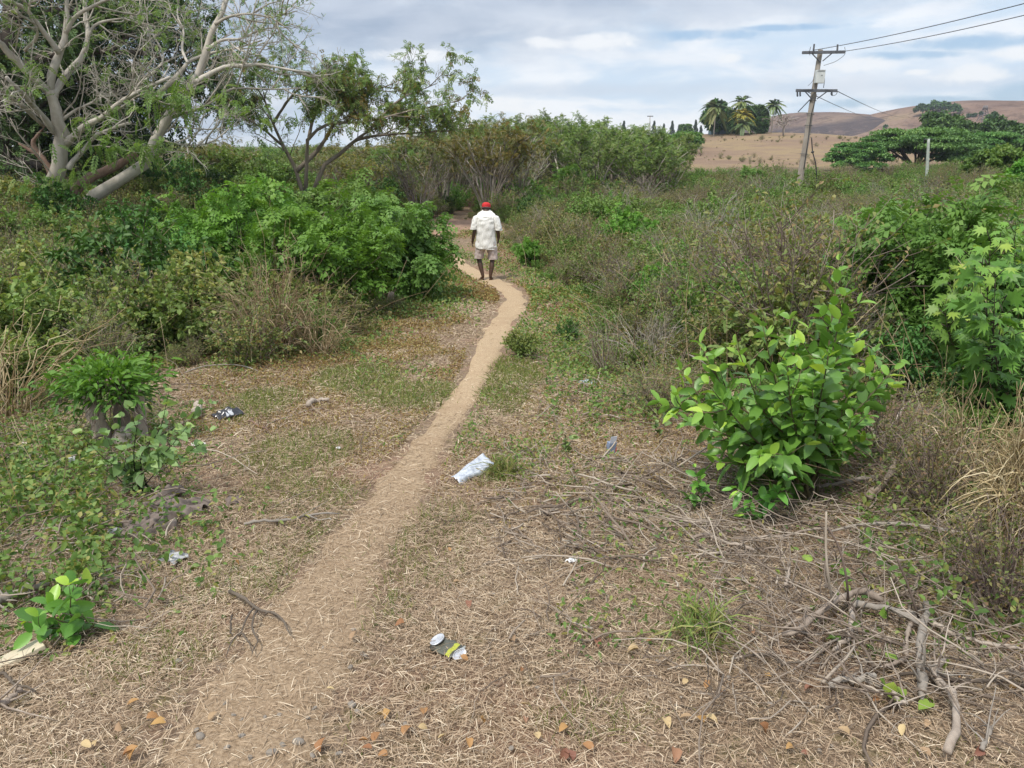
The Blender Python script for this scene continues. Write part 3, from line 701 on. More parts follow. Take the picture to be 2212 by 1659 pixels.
def vtree(key, u, d, htop_v, label, group=None, sx_=1.0, rz=None):
    """tree whose top reaches photo row htop_v at distance d"""
    p = PT(u, 400, d); z0 = float(T(p[0], p[1])); zt_ = PT(u, htop_v, d)[2]
    s = (zt_-z0)/(4.35 if key not in ('green2',) else 4.1)
    e = empty('slender_tree', (p[0], p[1], z0), rng.random()*6.28 if rz is None else rz, label, 'tree', group, (s*sx_, s*sx_, s))
    link('trunk', VASE[key][0], e); link('crown', VASE[key][1], e); return e
G1 = 'slender trees of the thicket beyond the clearing'
vtree('olive', 1056, 36, 268, 'many stemmed bare legged tree straight behind the man with a yellowish crown', G1, 1.1)
vtree('pods', 955, 37, 292, 'brownish many stemmed tree left of the man at the clearing edge', G1)
vtree('bare', 905, 34, 318, 'leafless grey many stemmed tree between the flat topped tree and clearing', G1, .9)
vtree('bare', 1120, 39, 300, 'grey leafless thicket tree right of the tree behind the man', G1)
vtree('green', 1225, 44, 262, 'fresh green thicket tree above the white forked stems', G1, 1.15)
vtree('green2', 1330, 48, 272, 'rounded green thicket tree with the highest crown right of the thicket', G1, 1.2)
vtree('green', 1150, 52, 255, 'pale green tree far back in the thicket', G1, 1.1)
vtree('green2', 1420, 52, 288, 'low green thicket tree at its right end before the dry field', G1, 1.2)
vtree('pods', 1010, 47, 252, 'tall dull olive tree at the back of the thicket', G1, 1.1)
vtree('olive', 860, 45, 290, 'yellowing tree under the pod bearing branches', G1, 1.1)
for u, d, v_ in ((780, 40, 335), (700, 44, 330), (560, 46, 312), (480, 44, 318), (400, 47, 305), (610, 40, 340), (330, 50, 312), (1280, 56, 272), (1375, 60, 282), (1090, 60, 262), (930, 56, 275)):
    vtree(['olive', 'pods', 'green', 'bare'][int(rng.random()*3.4)], u, d, v_, 'thin scrub tree in the crowded back of the thicket', 'scrub trees crowding the back of the thicket', 1.25)

qv = np.random.default_rng(61)
for i in range(38):
    u = 880+570*qv.random(); d = 41+20*qv.random(); gr_ = u > 1130
    vt = np.interp(u, [880, 960, 1040, 1150, 1250, 1350, 1450], [296, 282, 258, 256, 264, 288, 306])+qv.random()*26
    vtree((['green', 'green2', 'green'] if gr_ else ['olive', 'pods', 'bare', 'green'])[int(qv.random()*(3 if gr_ else 4))], u, d, vt, 'green small tree massed in the thicket on the right' if gr_ else 'brownish small tree massed in the thicket behind the clearing', 'green trees massed in the thicket' if gr_ else 'brownish trees massed in the thicket', 1.3)
for i in range(26):
    u = -60+940*qv.random(); d = 40+22*qv.random()
    vtree(['olive', 'pods', 'green', 'olive'][int(qv.random()*4)], u, d, 300+qv.random()*34, 'yellow green scrub tree in the band behind the pale tree', 'scrub trees in the band behind the pale tree', 1.4)

# --- broad canopy trees and others on the right
def canopy(seed, w_, h, pads, n, leaf, ls, flat=.22, dome=.6, ball=False):
    """crown of layered leaf pads over a forked trunk; base at origin"""
    q = np.random.default_rng(seed); gw, gf = G(), G()
    ends = []
    for i in range(pads):
        a = q.random()*6.28; r_ = w_*np.sqrt(q.random()); z = h*(.42+.52*q.random()**.7*(1-dome*(r_/w_)**2)); z = min(z, h*(1-.5*dome*(r_/w_)**2))
        if flat < .2: z = h*[.5, .62, .74, .86, .97][int(5*q.random()**.8)]; r_ = min(r_, w_*math.sqrt(max(1.12-(z/h)**1.6, .02))); z -= .12*h*(r_/w_)**2
        c = np.array([r_*math.cos(a), r_*math.sin(a), z])
        if ball:
            dd = nrm(q.normal(size=3)); rr_ = .55+.35*q.random(); c = np.array([dd[0]*w_*rr_, dd[1]*w_*rr_, h*(.5+.42*dd[2]*rr_)])
        ends.append(c)
        pr = w_*(.16+.12*q.random()); p = q.normal(size=(n, 3)); p = nrm(p)*(q.random((n, 1))**.4)*[pr, pr, pr*flat]; p[:, 2] += pr*flat*.6-np.hypot(p[:, 0], p[:, 1])*.18
        leaves(gf, c+p, rdir(n, -.05, q), rdir(n, 2.2, q), ls*(.6+.8*q.random(n)), ls*.7, DIAM, .2, np.clip(q.random()*.4+.6*q.random(n), 0, 1))
    lim = [smoothline([(0, 0, -.3), (0, 0, h*.2), e*[.4, .4, 0]+[0, 0, h*.42], e-[0, 0, .1]], 8) for e in ends[:14]]
    tubes(gw, np.stack(lim), lin(8, w_*.03, w_*.006)[None].repeat(len(lim), 0), 6)
    return gw, gf
def ctree(name, label, u, vb, vt, d, halfw, seed, pads, n, leaf, ls, flat=.22, dome=.6, group=None, cat='tree', bark='brownbark', ball=None):
    p = PT(u, vb, d); z0 = min(p[2], float(T(p[0], p[1]))) if d < 300 else p[2]
    zt_ = PT(u, vt, d)[2]; gw, gf = canopy(seed, halfw/1703*d, zt_-z0, pads, n, leaf, ls, flat, dome, (flat > .4) if ball is None else ball)
    return tree_obj(name, (p[0], p[1], z0), label, [('trunk', gw, bark), ('crown', gf, leaf)], group, cat=cat)
ctree('rain_tree', 'broad umbrella tree with layered dark green canopy right of the leaning pole', 1975, 385, 277, 95, 150, 301, 74, 620, 'canopy', .26, .1, .75)
ctree('rain_tree', 'lower layered canopy tree beside the leaning pole at the dry field edge', 1850, 385, 308, 92, 78, 302, 36, 500, 'canopy', .26, .1, .7)
ctree('rain_tree', 'layered canopy tree between the thin pole and the right edge', 2105, 385, 285, 98, 110, 303, 48, 560, 'canopy', .26, .1, .7)
ctree('round_tree', 'rounded dark tree rising above the layered canopies under the hill', 2028, 330, 238, 150, 58, 304, 60, 260, 'darkcrown', .55, .6, .9)
ctree('round_tree', 'dense dark tree at the right edge with the largest rounded crown', 2195, 390, 262, 105, 85, 305, 70, 260, 'darkcrown', .45, .6, .8)
ctree('round_tree', 'dark bushy tree upslope behind the right edge crowns', 2145, 330, 247, 160, 50, 306, 45, 240, 'darkcrown', .6, .6, .8)
ctree('round_tree', 'small rounded tree alone on the brown hill slope', 2143, 262, 241, 330, 12, 307, 24, 120, 'darkcrown', .8, .7, .9)
ctree('leafy_tree', 'light green leafy tree in the scrub near the right edge', 2150, 400, 312, 55, 75, 308, 50, 260, 'mid', .26, .5, .7)
ctree('leafy_tree', 'second light green tree cut by the right edge of the scrub', 2235, 420, 330, 48, 60, 309, 40, 240, 'bright', .24, .5, .7)
# shrubs on the brown hill
for i, (u, v_, w_) in enumerate(((1992, 240, 20), (2015, 237, 26), (2040, 236, 24), (2060, 240, 16))):
    c = on_brown(u, v_+8); q = np.random.default_rng(330+i); gw, gf = canopy(331+i, w_/1703*c[1]*.75, 20/1703*c[1], 22, 110, 'darkcrown', 1.3, .7, .7)
    tree_obj('hill_tree', c, 'dusky tree in the clump on the brown hillside', [('trunk', gw, 'brownbark'), ('crown', gf, 'darkcrown')], 'clump of trees on the brown hill', cat='tree')
for i, (u, v_, s_) in enumerate(((1913, 277, 3), (2092, 255, 4), (2105, 252, 4), (2118, 251, 3))):
    c = on_brown(u, v_); gw, gf = canopy(350+i, s_/1703*c[1], 6/1703*c[1], 8, 60, 'darkcrown', 1.0, .7, .7)
    tree_obj('hill_bush', c, 'tiny dark bush on the open slope of the brown hill', [('trunk', gw, 'brownbark'), ('crown', gf, 'darkcrown')], 'bushes dotted on the brown hill', cat='bush')

# --- mango and palm group on the knoll
DK = 205.0
def knoll(u): p = PT(u, 300, DK); return p[0], p[1], float(T(p[0], p[1]))
def mango(u, vt, halfw, seed, label, dd=0):
    p = PT(u, 300, DK+dd); z0 = float(T(p[0], p[1])); gw, gf = canopy(seed, halfw/1703*DK, PT(u, vt, DK+dd)[2]-z0, 90, 260, 'darkcrown', .7, .8, .85, True)
    tree_obj('mango_tree', (p[0], p[1], z0), label, [('trunk', gw, 'brownbark'), ('crown', gf, 'darkcrown')])
mango(1548, 216, 36, 401, 'large round dark tree at the left of the palm clump', 3)
mango(1625, 222, 28, 402, 'rounded tree right of the palms in the knoll clump', 5)
mango(1642, 252, 17, 403, 'small dark round tree at the right foot of the palm clump', -3)
mango(1590, 245, 22, 404, 'dark low tree between the two round trees of the palm clump', 0)
def palm(seed, h, fr, lean=.05, nf=22, young='palm'):
    q = np.random.default_rng(seed); gw, gf = G(), G(); a = q.random()*6.28
    tr = smoothline([(0, 0, -.3), (lean*h*.3*math.cos(a), lean*h*.3*math.sin(a), h*.5), (lean*h*math.cos(a), lean*h*math.sin(a), h)], 10); tubes(gw, tr, lin(10, .17, .1)[None], 8)
    n = nf; az_ = np.arange(n)*2.4+q.random(n)*.5; e_ = np.linspace(1.25, -.35, n)+q.normal(size=n)*.12
    D = np.stack([np.cos(az_)*np.cos(e_), np.sin(az_)*np.cos(e_), np.sin(e_)], -1)
    leaves(gf, np.repeat(tr[-1][None], n, 0), D, rdir(n, 1.2, q)*.3+[0, 0, 1], fr, fr*.75, _pinn(26, 1.1, .32), .5, q.random(n))
    return gw, gf
def palmobj(u, vt, seed, fr, label, dd=0.0, leaf='palm', lean=.05):
    p = PT(u, 300, DK+dd); z0 = float(T(p[0], p[1])); h = PT(u, vt, DK+dd)[2]-z0-fr*.55; gw, gf = palm(seed, h, fr, lean)
    tree_obj('coconut_palm', (p[0], p[1], z0), label, [('trunk', gw, 'palebark'), ('fronds', gf, leaf)])
palmobj(1541, 212, 411, 4.2, 'coconut palm drooping in front of the large round tree', -6)
palmobj(1597, 203, 412, 3.6, 'tallest coconut palm in the middle of the clump', 1)
palmobj(1597, 232, 413, 3.2, 'yellow leaved palm under the tallest palm', -5, 'palmyellow')
palmobj(1604, 250, 414, 3.4, 'short green palm at the foot of the clump', -8)
palmobj(1665, 212, 415, 3.2, 'lone coconut palm standing right of the clump', 2)
# conifers on the skyline
for i, (u, vt, w_, d) in enumerate(((1346, 262, 9, 330), (1358, 280, 6, 330), (1388, 272, 10, 340), (1411, 262, 10, 335), (1432, 268, 8, 345), (1450, 262, 10, 340), (1331, 276, 5, 350), (1500, 260, 9, 320), (1512, 272, 7, 320), (1372, 283, 6, 350), (1465, 270, 9, 335))):
    p = PT(u, 312, d); z0 = p[2]-1; h = PT(u, vt, d)[2]-z0; q = np.random.default_rng(430+i); gw, gf = G(), G()
    tubes(gw, smoothline([(0, 0, -1), (0, 0, h*.5), (0, 0, h)], 6), lin(6, .25, .05)[None], 6)
    n = 1100; f = q.random(n)**.75; a = q.random(n)*6.28; rr = w_/1703*d*(1-f*.93)*(.3+.7*q.random(n))*(.8+.35*np.sin(f*25+a))
    leaves(gf, np.stack([np.cos(a)*rr, np.sin(a)*rr, h*(.08+.94*f)], -1), np.stack([np.cos(a), np.sin(a), -.15+0*a], -1)+rdir(n, 0, q)*.5, rdir(n, 1, q), .3+.8*(1-f), .35, DIAM, .2, q.random(n))
    tree_obj('conifer', (p[0], p[1], z0), 'dark pointed conifer on the skyline left of the palms', [('trunk', gw, 'darkbark'), ('crown', gf, 'conifer')], 'conifers in a row on the skyline', rz=q.random()*6)
ctree('leafy_tree', 'rounded green tree among the skyline conifers', 1480, 300, 262, 300, 14, 440, 24, 160, 'canopy', .9, .6, .8)
ctree('hedge_bush', 'fuzzy green bush on the knoll left of the palm clump', 1485, 318, 286, 165, 40, 441, 40, 200, 'mid', .5, .6, .9, cat='bush')
# dead tree on the knoll and skyline specks
p = PT(1692, 293, 190); z0 = float(T(p[0], p[1])); q = np.random.default_rng(450); gw = G()
lim = [smoothline([(0, 0, -.2), (q.normal()*.1, 0, 1.6), (q.normal()*1.0, q.normal()*.5, 2.8), (q.normal()*2.2, q.normal(), 3.6+q.random())], 8) for _ in range(7)]
grown(q, gw, lim, [(.14, .05)]*7, [(6, .4, 1, 55, .8, 1.6, 5, -.1, .2, .05, .03), (4, .3, 1, 60, .5, 1.0, 4, -.3, .2, .035, .02)])
e = tree_obj('dead_tree', (p[0], p[1], z0), 'pale leafless dead tree right of the lone palm', [('branches', gw, 'greytwig')])

# ------------------------------------------------------------------ mid and near bushes
def bush(kind, i, u, v, sc, label, name='bush', group=None, sz=None):
    p = at(u, v); return place(kind, i, p, sc if sz is None else (sc, sc, sz), name, label, 'bush', group)
bush('feathery', 0, 690, 690, 1.0, 'bright feathery leaved bush in the middle left of the path', 'feathery_bush')
bush('feathery_dark', 0, 850, 655, .95, 'deep green feathery bush nearest the footpath bend', 'feathery_bush')
bush('feathery', 1, 560, 650, 1.1, 'yellow green feathery bush behind the dry grass clump', 'feathery_bush')
bush('feathery_dark', 1, 760, 620, 1.15, 'feathery bush standing at the back of the green mass by the path', 'feathery_bush')
bush('feathery', 2, 430, 640, .95, 'light feathery bush at the left end of the green mass', 'feathery_bush')
bush('darkshrub', 0, 655, 520, 1.0, 'dark leafy bush beneath the flat topped tree', 'leafy_bush')
bush('darkshrub', 1, 790, 500, .9, 'dark bush below the leaning stems left of the clearing', 'leafy_bush')
bush('vine', 0, 90, 690, 1.0, 'mound of round leaved vine at the left edge', 'vine_mound')
bush('vine', 1, 245, 660, 1.0, 'round leaved vine mound between the left edge and feathery bushes', 'vine_mound')
bush('vine', 0, 430, 760, .8, 'light round leaved bush left of the dry grass clump', 'vine_mound')
bush('vine', 1, 330, 770, .7, 'low vine mound behind the leafy stump', 'vine_mound')
bush('broad', 0, 150, 560, 1.0, 'leafy bush at the feet of the pale tree trunks', 'leafy_bush')
bush('broad', 1, 20, 560, 1.1, 'dark leafy bush at the left edge below the old tree', 'leafy_bush')
bush('vine', 1, 30, 860, .55, 'small round leaved vine patch low at the left edge', 'vine_mound')
bush('weedy', 1, 550, 790, .7, 'brownish weedy bush at the foot of the dry grass clump', 'weedy_bush')
bush('broad', 2, 620, 750, .6, 'small leafy bush among the dry stems left of the path', 'leafy_bush')
bush('weedy', 0, 760, 730, .6, 'weedy brown green bush below the dark feathery bush', 'weedy_bush')
bush('greenweed', 0, 700, 760, .5, 'low green weed patch by the dry grass clump', 'weedy_bush')
bush('feathery', 1, 1140, 575, .36, 'small bright green bush right beside the walking man', 'small_bush')
bush('vine', 0, 1130, 775, .3, 'pale round leaved seedling bush on the right path edge', 'small_bush')
bush('darkshrub', 1, 1230, 740, .2, 'compact dark green seedling right of the path', 'small_bush')
bush('darkshrub', 0, 1155, 480, .8, 'dark bush at the right rim of the clearing', 'leafy_bush')
bush('feathery_dark', 0, 1235, 455, 1.05, 'rounded rich green bush in front of the thicket', 'feathery_bush')
bush('feathery', 0, 1290, 450, .9, 'bright bush beside the rounded rich green one', 'feathery_bush')
bush('greybrush', 0, 1330, 470, 1.1, 'grey twiggy brush before the green thicket trees', 'twiggy_bush')
bush('greybrush', 1, 1400, 450, 1.2, 'tallest grey twiggy brush with arching bare stems', 'twiggy_bush')
bush('feathery_dark', 1, 1620, 420, .85, 'dark bush poking above the scrub before the dry field', 'feathery_bush')
bush('feathery', 2, 1350, 560, .75, 'bright sprig of feathery leaves in the brown brush', 'small_bush')
bush('feathery', 1, 1440, 680, .4, 'bright green feathery bush mid way in the brown brush right of the path', 'feathery_bush')
bush('feathery', 0, 1560, 560, .5, 'green feathery bush far in the brown brush', 'feathery_bush')
bush('feathery', 2, 1720, 640, .6, 'feathery bush behind the large leaved guava', 'feathery_bush')
bush('greenweed', 1, 1270, 610, .7, 'green weed bush at the right path edge past the bend', 'weedy_bush')
bush('twiggy', 0, 1300, 640, .9, 'brown leafless brush nearest the path bend', 'twiggy_bush')
bush('twiggy', 1, 1450, 600, 1.0, 'brown tangled brush in the middle of the right scrub', 'twiggy_bush')
bush('twiggy', 2, 1600, 640, .9, 'brown tangled brush behind the guava shrub', 'twiggy_bush')
bush('weedy', 2, 1370, 740, .6, 'olive weed bush where the scrub meets the dry ground', 'weedy_bush')
bush('greybrush', 1, 1430, 770, .42, 'bleached arching twigs left of the guava shrub', 'twiggy_bush')
bush('feathery_dark', 1, 1960, 800, .92, 'large dark feathery shrub behind the guava', 'feathery_bush', sz=.95)
bush('feathery', 0, 2090, 790, .88, 'bright feathery shrub behind the lobed leaf plants', 'feathery_bush', sz=.8)
bush('darkshrub', 0, 1860, 730, .8, 'leafy shrub left of the dark feathery shrub', 'leafy_bush')
bush('darkshrub', 1, 2180, 740, .9, 'dark leafy shrub behind the lobed leaf plants at the right edge', 'leafy_bush')

for i, (k, u, v, s, l) in enumerate((('darkshrub', 1965, 858, .45, 'dark low bush in the gap between guava and lobed leaf plants'), ('weedy', 1900, 838, .42, 'olive low bush right behind the guava crown'), ('weedy', 2030, 905, .42, 'olive low bush under the lobed leaf plants'), ('darkshrub', 2190, 960, .5, 'dark low bush at the right edge above the dry grass clump'), ('broad', 2110, 1010, .38, 'low leafy bush among the dry stalks near the right edge'), ('twiggy', 1900, 1000, .5, 'bare twiggy low brush right of the guava foot'), ('twiggy', 2010, 1120, .5, 'bare twiggy low brush above the fallen branches'), ('twiggy', 1420, 900, .5, 'bare twiggy low brush left of the guava shrub'), ('twiggy', 2150, 1330, .45, 'bare twiggy low brush by the right edge below the dry grass'))):
    bush(k, i, u, v, s, l, 'low_bush')

# random scrub plants as individuals across the right hand field and the left flank
GS = {'twiggy': ('twiggy_bush', 'brown twiggy bush of the scrub right of the path', 'twiggy scrub bushes right of the path'),
      'weedy': ('weedy_bush', 'olive small leaved bush of the scrub right of the path', 'olive scrub bushes right of the path'),
      'greenweed': ('weedy_bush', 'green small leaved bush of the scrub right of the path', 'green scrub bushes right of the path'),
      'feathery': ('feathery_bush', 'bright feathery bush scattered through the scrub right of the path', 'feathery bushes right of the path'),
      'broad': ('leafy_bush', 'broad leaved green bush of the scrub right of the path', 'broad leaved bushes right of the path'),
      'greybrush': ('twiggy_bush', 'grey arching brush of the scrub right of the path', 'grey brush right of the path')}
def fieldx(y):
    return redge(y) if y < 34 else -2.0
q = np.random.default_rng(55); cnt = 0
for _ in range(290):
    y = 7.5+36*q.random()**1.1; x0 = fieldx(y)+.5; x1 = .68*y+1.5
    if x1 <= x0: continue
    x = x0+(x1-x0)*q.random()
    mixv = vn(x, y, 5.0)+.012*(y-20)+q.normal()*.12
    kind = 'feathery' if (q.random() < .15 and y > 13) else ('twiggy' if mixv < .42 else 'weedy' if mixv < .58 else 'greenweed' if mixv < .75 else 'broad') if q.random() > .1 else 'greybrush'
    near = np.clip((x-fieldx(y))/1.5, .4, 1); s = (.55+.85*q.random()**1.4)*near*(.5 if kind == 'feathery' else 1)
    if y < 11 and x > 3.2: s *= .55
    nm, lb, gr = GS[kind]; place(kind, int(q.random()*3), (x, y, float(T(x, y))), (s, s, s*(.85+.25*q.random())), nm, lb, 'bush', gr); cnt += 1
GL = {'broad': ('leafy_bush', 'broad leaved bush of the dense growth left of the path', 'broad leaved bushes left of the path'),
      'weedy': ('weedy_bush', 'olive weedy bush of the dense growth left of the path', 'olive bushes left of the path'),
      'greenweed': ('weedy_bush', 'green weedy bush of the dense growth left of the path', 'green bushes left of the path'),
      'darkshrub': ('leafy_bush', 'dark leaved bush of the dense growth left of the path', 'dark bushes left of the path')}
for _ in range(120):
    y = 9+32*q.random(); x0 = (ledge(y) if y < 34 else -2.0)-.8; x1 = -.68*y-2; x = x0+(x1-x0)*q.random()
    if np.hypot((x-c0[0])/1.9, (y-c0[1])/3.6) < 1.15: continue
    k_ = ['broad', 'weedy', 'greenweed', 'darkshrub'][int(q.random()*4)]; s = .6+.5*q.random()
    nm, lb, gr = GL[k_]; place(k_, int(q.random()*3), (x, y, float(T(x, y))), s, nm, lb, 'bush', gr)
# ------------------------------------------------------------------ undergrowth: instanced plants, one object each
SRC = {}
def src(kind):
    if kind not in SRC:
        SRC[kind] = [bpy.data.objects.new(kind+'_plant', multi(kind+'_plant', [(v[2][0], v[2][2])]+([(v[2][1], v[2][3])] if v[1] is not None else []))) for v in LIB[kind]]
    return SRC[kind]
def scatter(name, pts, rots, scl, idx, objs, label, cat):
    c = bpy.data.collections.new(name+'_plants')
    for i, o in enumerate(objs): o2 = o.copy(); o2.name = f'{name}_plant_{i:02d}'; c.objects.link(o2)
    me = bpy.data.meshes.new(name); me.from_pydata([tuple(p) for p in pts], [], [])
    for nm, ty, dat in (('rot', 'FLOAT_VECTOR', rots), ('scl', 'FLOAT', scl), ('pick', 'INT', idx)):
        a = me.attributes.new(nm, ty, 'POINT'); a.data.foreach_set('vector' if ty == 'FLOAT_VECTOR' else 'value', np.asarray(dat, np.int32 if ty == 'INT' else np.float32).ravel())
    o = link(name, me)
    ng = bpy.data.node_groups.new(name, 'GeometryNodeTree')
    ng.interface.new_socket('Geometry', in_out='INPUT', socket_type='NodeSocketGeometry'); ng.interface.new_socket('Geometry', in_out='OUTPUT', socket_type='NodeSocketGeometry')
    n = ng.nodes; gi, go = n.new('NodeGroupInput'), n.new('NodeGroupOutput'); ip = n.new('GeometryNodeInstanceOnPoints'); ci = n.new('GeometryNodeCollectionInfo')
    ci.inputs['Collection'].default_value = c; ci.inputs['Separate Children'].default_value = True; ci.inputs['Reset Children'].default_value = True
    def at_(nm, ty):
        a = n.new('GeometryNodeInputNamedAttribute'); a.data_type = ty; a.inputs['Name'].default_value = nm
        return [s for s in a.outputs if s.enabled][0]
    er = n.new('FunctionNodeEulerToRotation'); L = ng.links.new
    L(at_('rot', 'FLOAT_VECTOR'), er.inputs[0]); L(gi.outputs[0], ip.inputs['Points']); L(ci.outputs[0], ip.inputs['Instance']); ip.inputs['Pick Instance'].default_value = True
    L(at_('pick', 'INT'), ip.inputs['Instance Index']); L(er.outputs[0], ip.inputs['Rotation']); L(at_('scl', 'FLOAT'), ip.inputs['Scale']); L(ip.outputs[0], go.inputs[0])
    md = o.modifiers.new('plants', 'NODES'); md.node_group = ng
    return tag(o, label, cat, kind='stuff')

def fill(name, xy, sizes, weights, label, cat, seed):
    q = np.random.default_rng(seed); kinds = list(weights); objs = []; start = {}
    for k in kinds: start[k] = len(objs); objs += src(k)
    w_ = np.array([weights[k] for k in kinds], float); w_ /= w_.sum(); n = len(xy)
    # neighbours tend to be of one kind
    f = np.clip(vn(xy[:, 0]+seed, xy[:, 1], 3.5)*.8+.1+q.normal(size=n)*.14, 0, .999); ki = np.searchsorted(np.cumsum(w_), f); ki = np.minimum(ki, len(kinds)-1)
    idx = [start[kinds[k]]+int(q.random()*len(src(kinds[k]))) for k in ki]
    z = T(xy[:, 0], xy[:, 1]); rot = np.stack([q.normal(size=n)*.12, q.normal(size=n)*.12, q.random(n)*6.28], -1)
    return scatter(name, np.column_stack([xy, z]), rot, sizes, idx, objs, label, cat)

q = np.random.default_rng(77)
def sample(n, y0, y1, xa, xb, keep=None):
    y = np.sqrt(y0**2+(y1**2-y0**2)*q.random(n)); a, b = xa(y), xb(y); x = a+(b-a)*q.random(n); ok = (b > a)
    if keep is not None: ok &= keep(x, y)
    return np.column_stack([x, y])[ok]
fx = lambda y: np.where(y < 33.5, redge(np.minimum(y, 33.5)), -2.2)
lx = lambda y: np.where(y < 33.5, ledge(np.minimum(y, 33.5)), -2.0)
clear = lambda x, y: np.hypot((x-c0[0])/1.9, (y-c0[1])/3.6) > 1.1
xy = sample(2100, 4.4, 40, lambda y: fx(y)+.15, lambda y: .69*y+2, lambda x, y: (np.hypot(x-1.75, y-5.0) > .42))
nr = np.clip((xy[:, 0]-fx(xy[:, 1]))/1.5, .25, 1); sz = (.3+.75*q.random(len(xy))**1.6)*nr*np.where((xy[:, 1] < 10) & (xy[:, 0] > 3.0), .6, 1)*np.where(xy[:, 1] < 6.8, .55, 1)
fill('undergrowth', xy, sz, {'twiggy': .24, 'weedy': .27, 'broad': .14, 'greenweed': .22, 'vine': .05, 'greybrush': .08}, 'tangled brown and green undergrowth filling the ground right of the path', 'undergrowth', 5)
xy = sample(1000, 5.0, 40, lambda y: -.69*y-2, lambda y: lx(y)-.1, clear)
sz = (.5+.5*q.random(len(xy)))*np.clip((lx(xy[:, 1])-xy[:, 0])/1.6, .3, 1)*np.where(xy[:, 1] < 7.5, .5, 1)
fill('undergrowth', xy, sz, {'weedy': .3, 'twiggy': .15, 'vine': .15, 'broad': .17, 'greenweed': .23}, 'dense green undergrowth filling the ground left of the path', 'undergrowth', 6)
xy = sample(1900, 38, 88, lambda y: -.70*y, lambda y: .72*y, lambda x, y: (np.hypot(x-c0[0], y-c0[1]) > 5) & ((x < 4) | (y < 70) | (x > .47*y)))
fill('far_scrub', xy, (.5+.95*q.random(len(xy))**1.6)*np.where(xy[:, 0] < 2, 1.25, 1), {'weedy': .35, 'twiggy': .12, 'greenweed': .33, 'broad': .2}, 'band of olive and green scrub stretching across the middle distance', 'scrub', 7)

xy = sample(800, 85, 150, lambda y: -.72*y, lambda y: .16*y)
fill('far_scrub', xy, 1.4+1.2*q.random(len(xy))**2, {'weedy': .4, 'greenweed': .3, 'broad': .3}, 'olive scrub far off along the horizon at the left', 'scrub', 9)
xy = sample(330, 108, 190, lambda y: .2*y, lambda y: .5*y, lambda x, y: vn(x, y, 14) > .47)
fill('field_tufts', xy, .2+.6*q.random(len(xy))**3, {'twiggy': .6, 'weedy': .3, 'greybrush': .1}, 'sparse dry tufts dotted over the bare field below the palms', 'tufts', 8)

# ------------------------------------------------------------------ straw, grass, herbs and litter on the open ground
def band(y0, y1, dens, marg=.6):
    y = np.sqrt(y0*y0+(y1*y1-y0*y0)*q.random(int(dens*.5*(y1*y1-y0*y0)*1.5+dens*(y1-y0)*marg*2))); x = (q.random(len(y))*2-1)*(.72*y+marg)
    return x, y
def inopen(x, y, m=.6): return (x > ledge(y)-m*1.2) & (x < redge(y)+m)
def flat_dirs(n, up, q=q): a = q.random(n)*6.283; return np.stack([np.cos(a), np.sin(a), up*(q.random(n)-.15)], -1)
GP = []
for u, v, ru, rv in ((770, 825, 110, 34), (880, 862, 130, 36), (1110, 815, 75, 42), (1090, 860, 60, 40), (640, 985, 130, 60), (1085, 1015, 40, 22), (1060, 1040, 40, 20), (810, 1330, 110, 60), (800, 1230, 220, 70), (700, 1190, 160, 70), (950, 1150, 120, 60), (560, 1250, 160, 60), (640, 1080, 150, 50), (330, 1430, 130, 80), (430, 1290, 90, 60), (1280, 1560, 150, 60), (1510, 1370, 50, 40), (1590, 1040, 40, 22), (560, 880, 80, 40)):
    a, b_, c_, d_ = at(u-ru, v), at(u+ru, v), at(u, v-rv), at(u, v+rv); GP.append(((a[0]+b_[0])/2, (c_[1]+d_[1])/2, (b_[0]-a[0])/2, (c_[1]-d_[1])/2))
def gpatch(x, y):
    r = 0
    for a, b_, c_, d_ in GP: r = np.maximum(r, 1-ss((np.sqrt(((x-a)/c_)**2+((y-b_)/d_)**2)-.6)/.7))
    return r
# straw
gs_ = G()
for y0, y1, dens in ((1.5, 4.2, 15000), (4.2, 8, 5200), (8, 14, 1400), (14, 22, 350), (22, 34, 90)):
    x, y = band(y0, y1, dens); pd = pathd(x, y); k = inopen(x, y, 1.2) | (y < 4)
    lit = vn(x, y, 1.3); pr = np.where(pd < .8, np.where(y < 7.0, .42*ss((7.5-y)/3.5)+.03, .03), np.where(pd < 1.3, .5, .95)*(.35+.85*lit)); k &= q.random(len(x)) < pr; x, y = x[k], y[k]; n = len(x)
    z = T(x, y)+.004+.032*q.random(n)**1.6; P = np.column_stack([x, y, z]); s = np.clip(y*.22, .75, 2.2)
    leaves(gs_, P, flat_dirs(n, .4), rdir(n, 2.0, q), (.018+.075*q.random(n)**2.2)*s**.5, .0029*s*(.5+.9*q.random(n)), STRAW, .12, np.clip(q.normal(size=n)*.24+.5+.25*(vn(x, y, .8)-.5), 0, 1))
tag(gs_.build('dry_straw', M['straw']), 'pale dead grass straw littering the open ground', 'straw', kind='stuff')
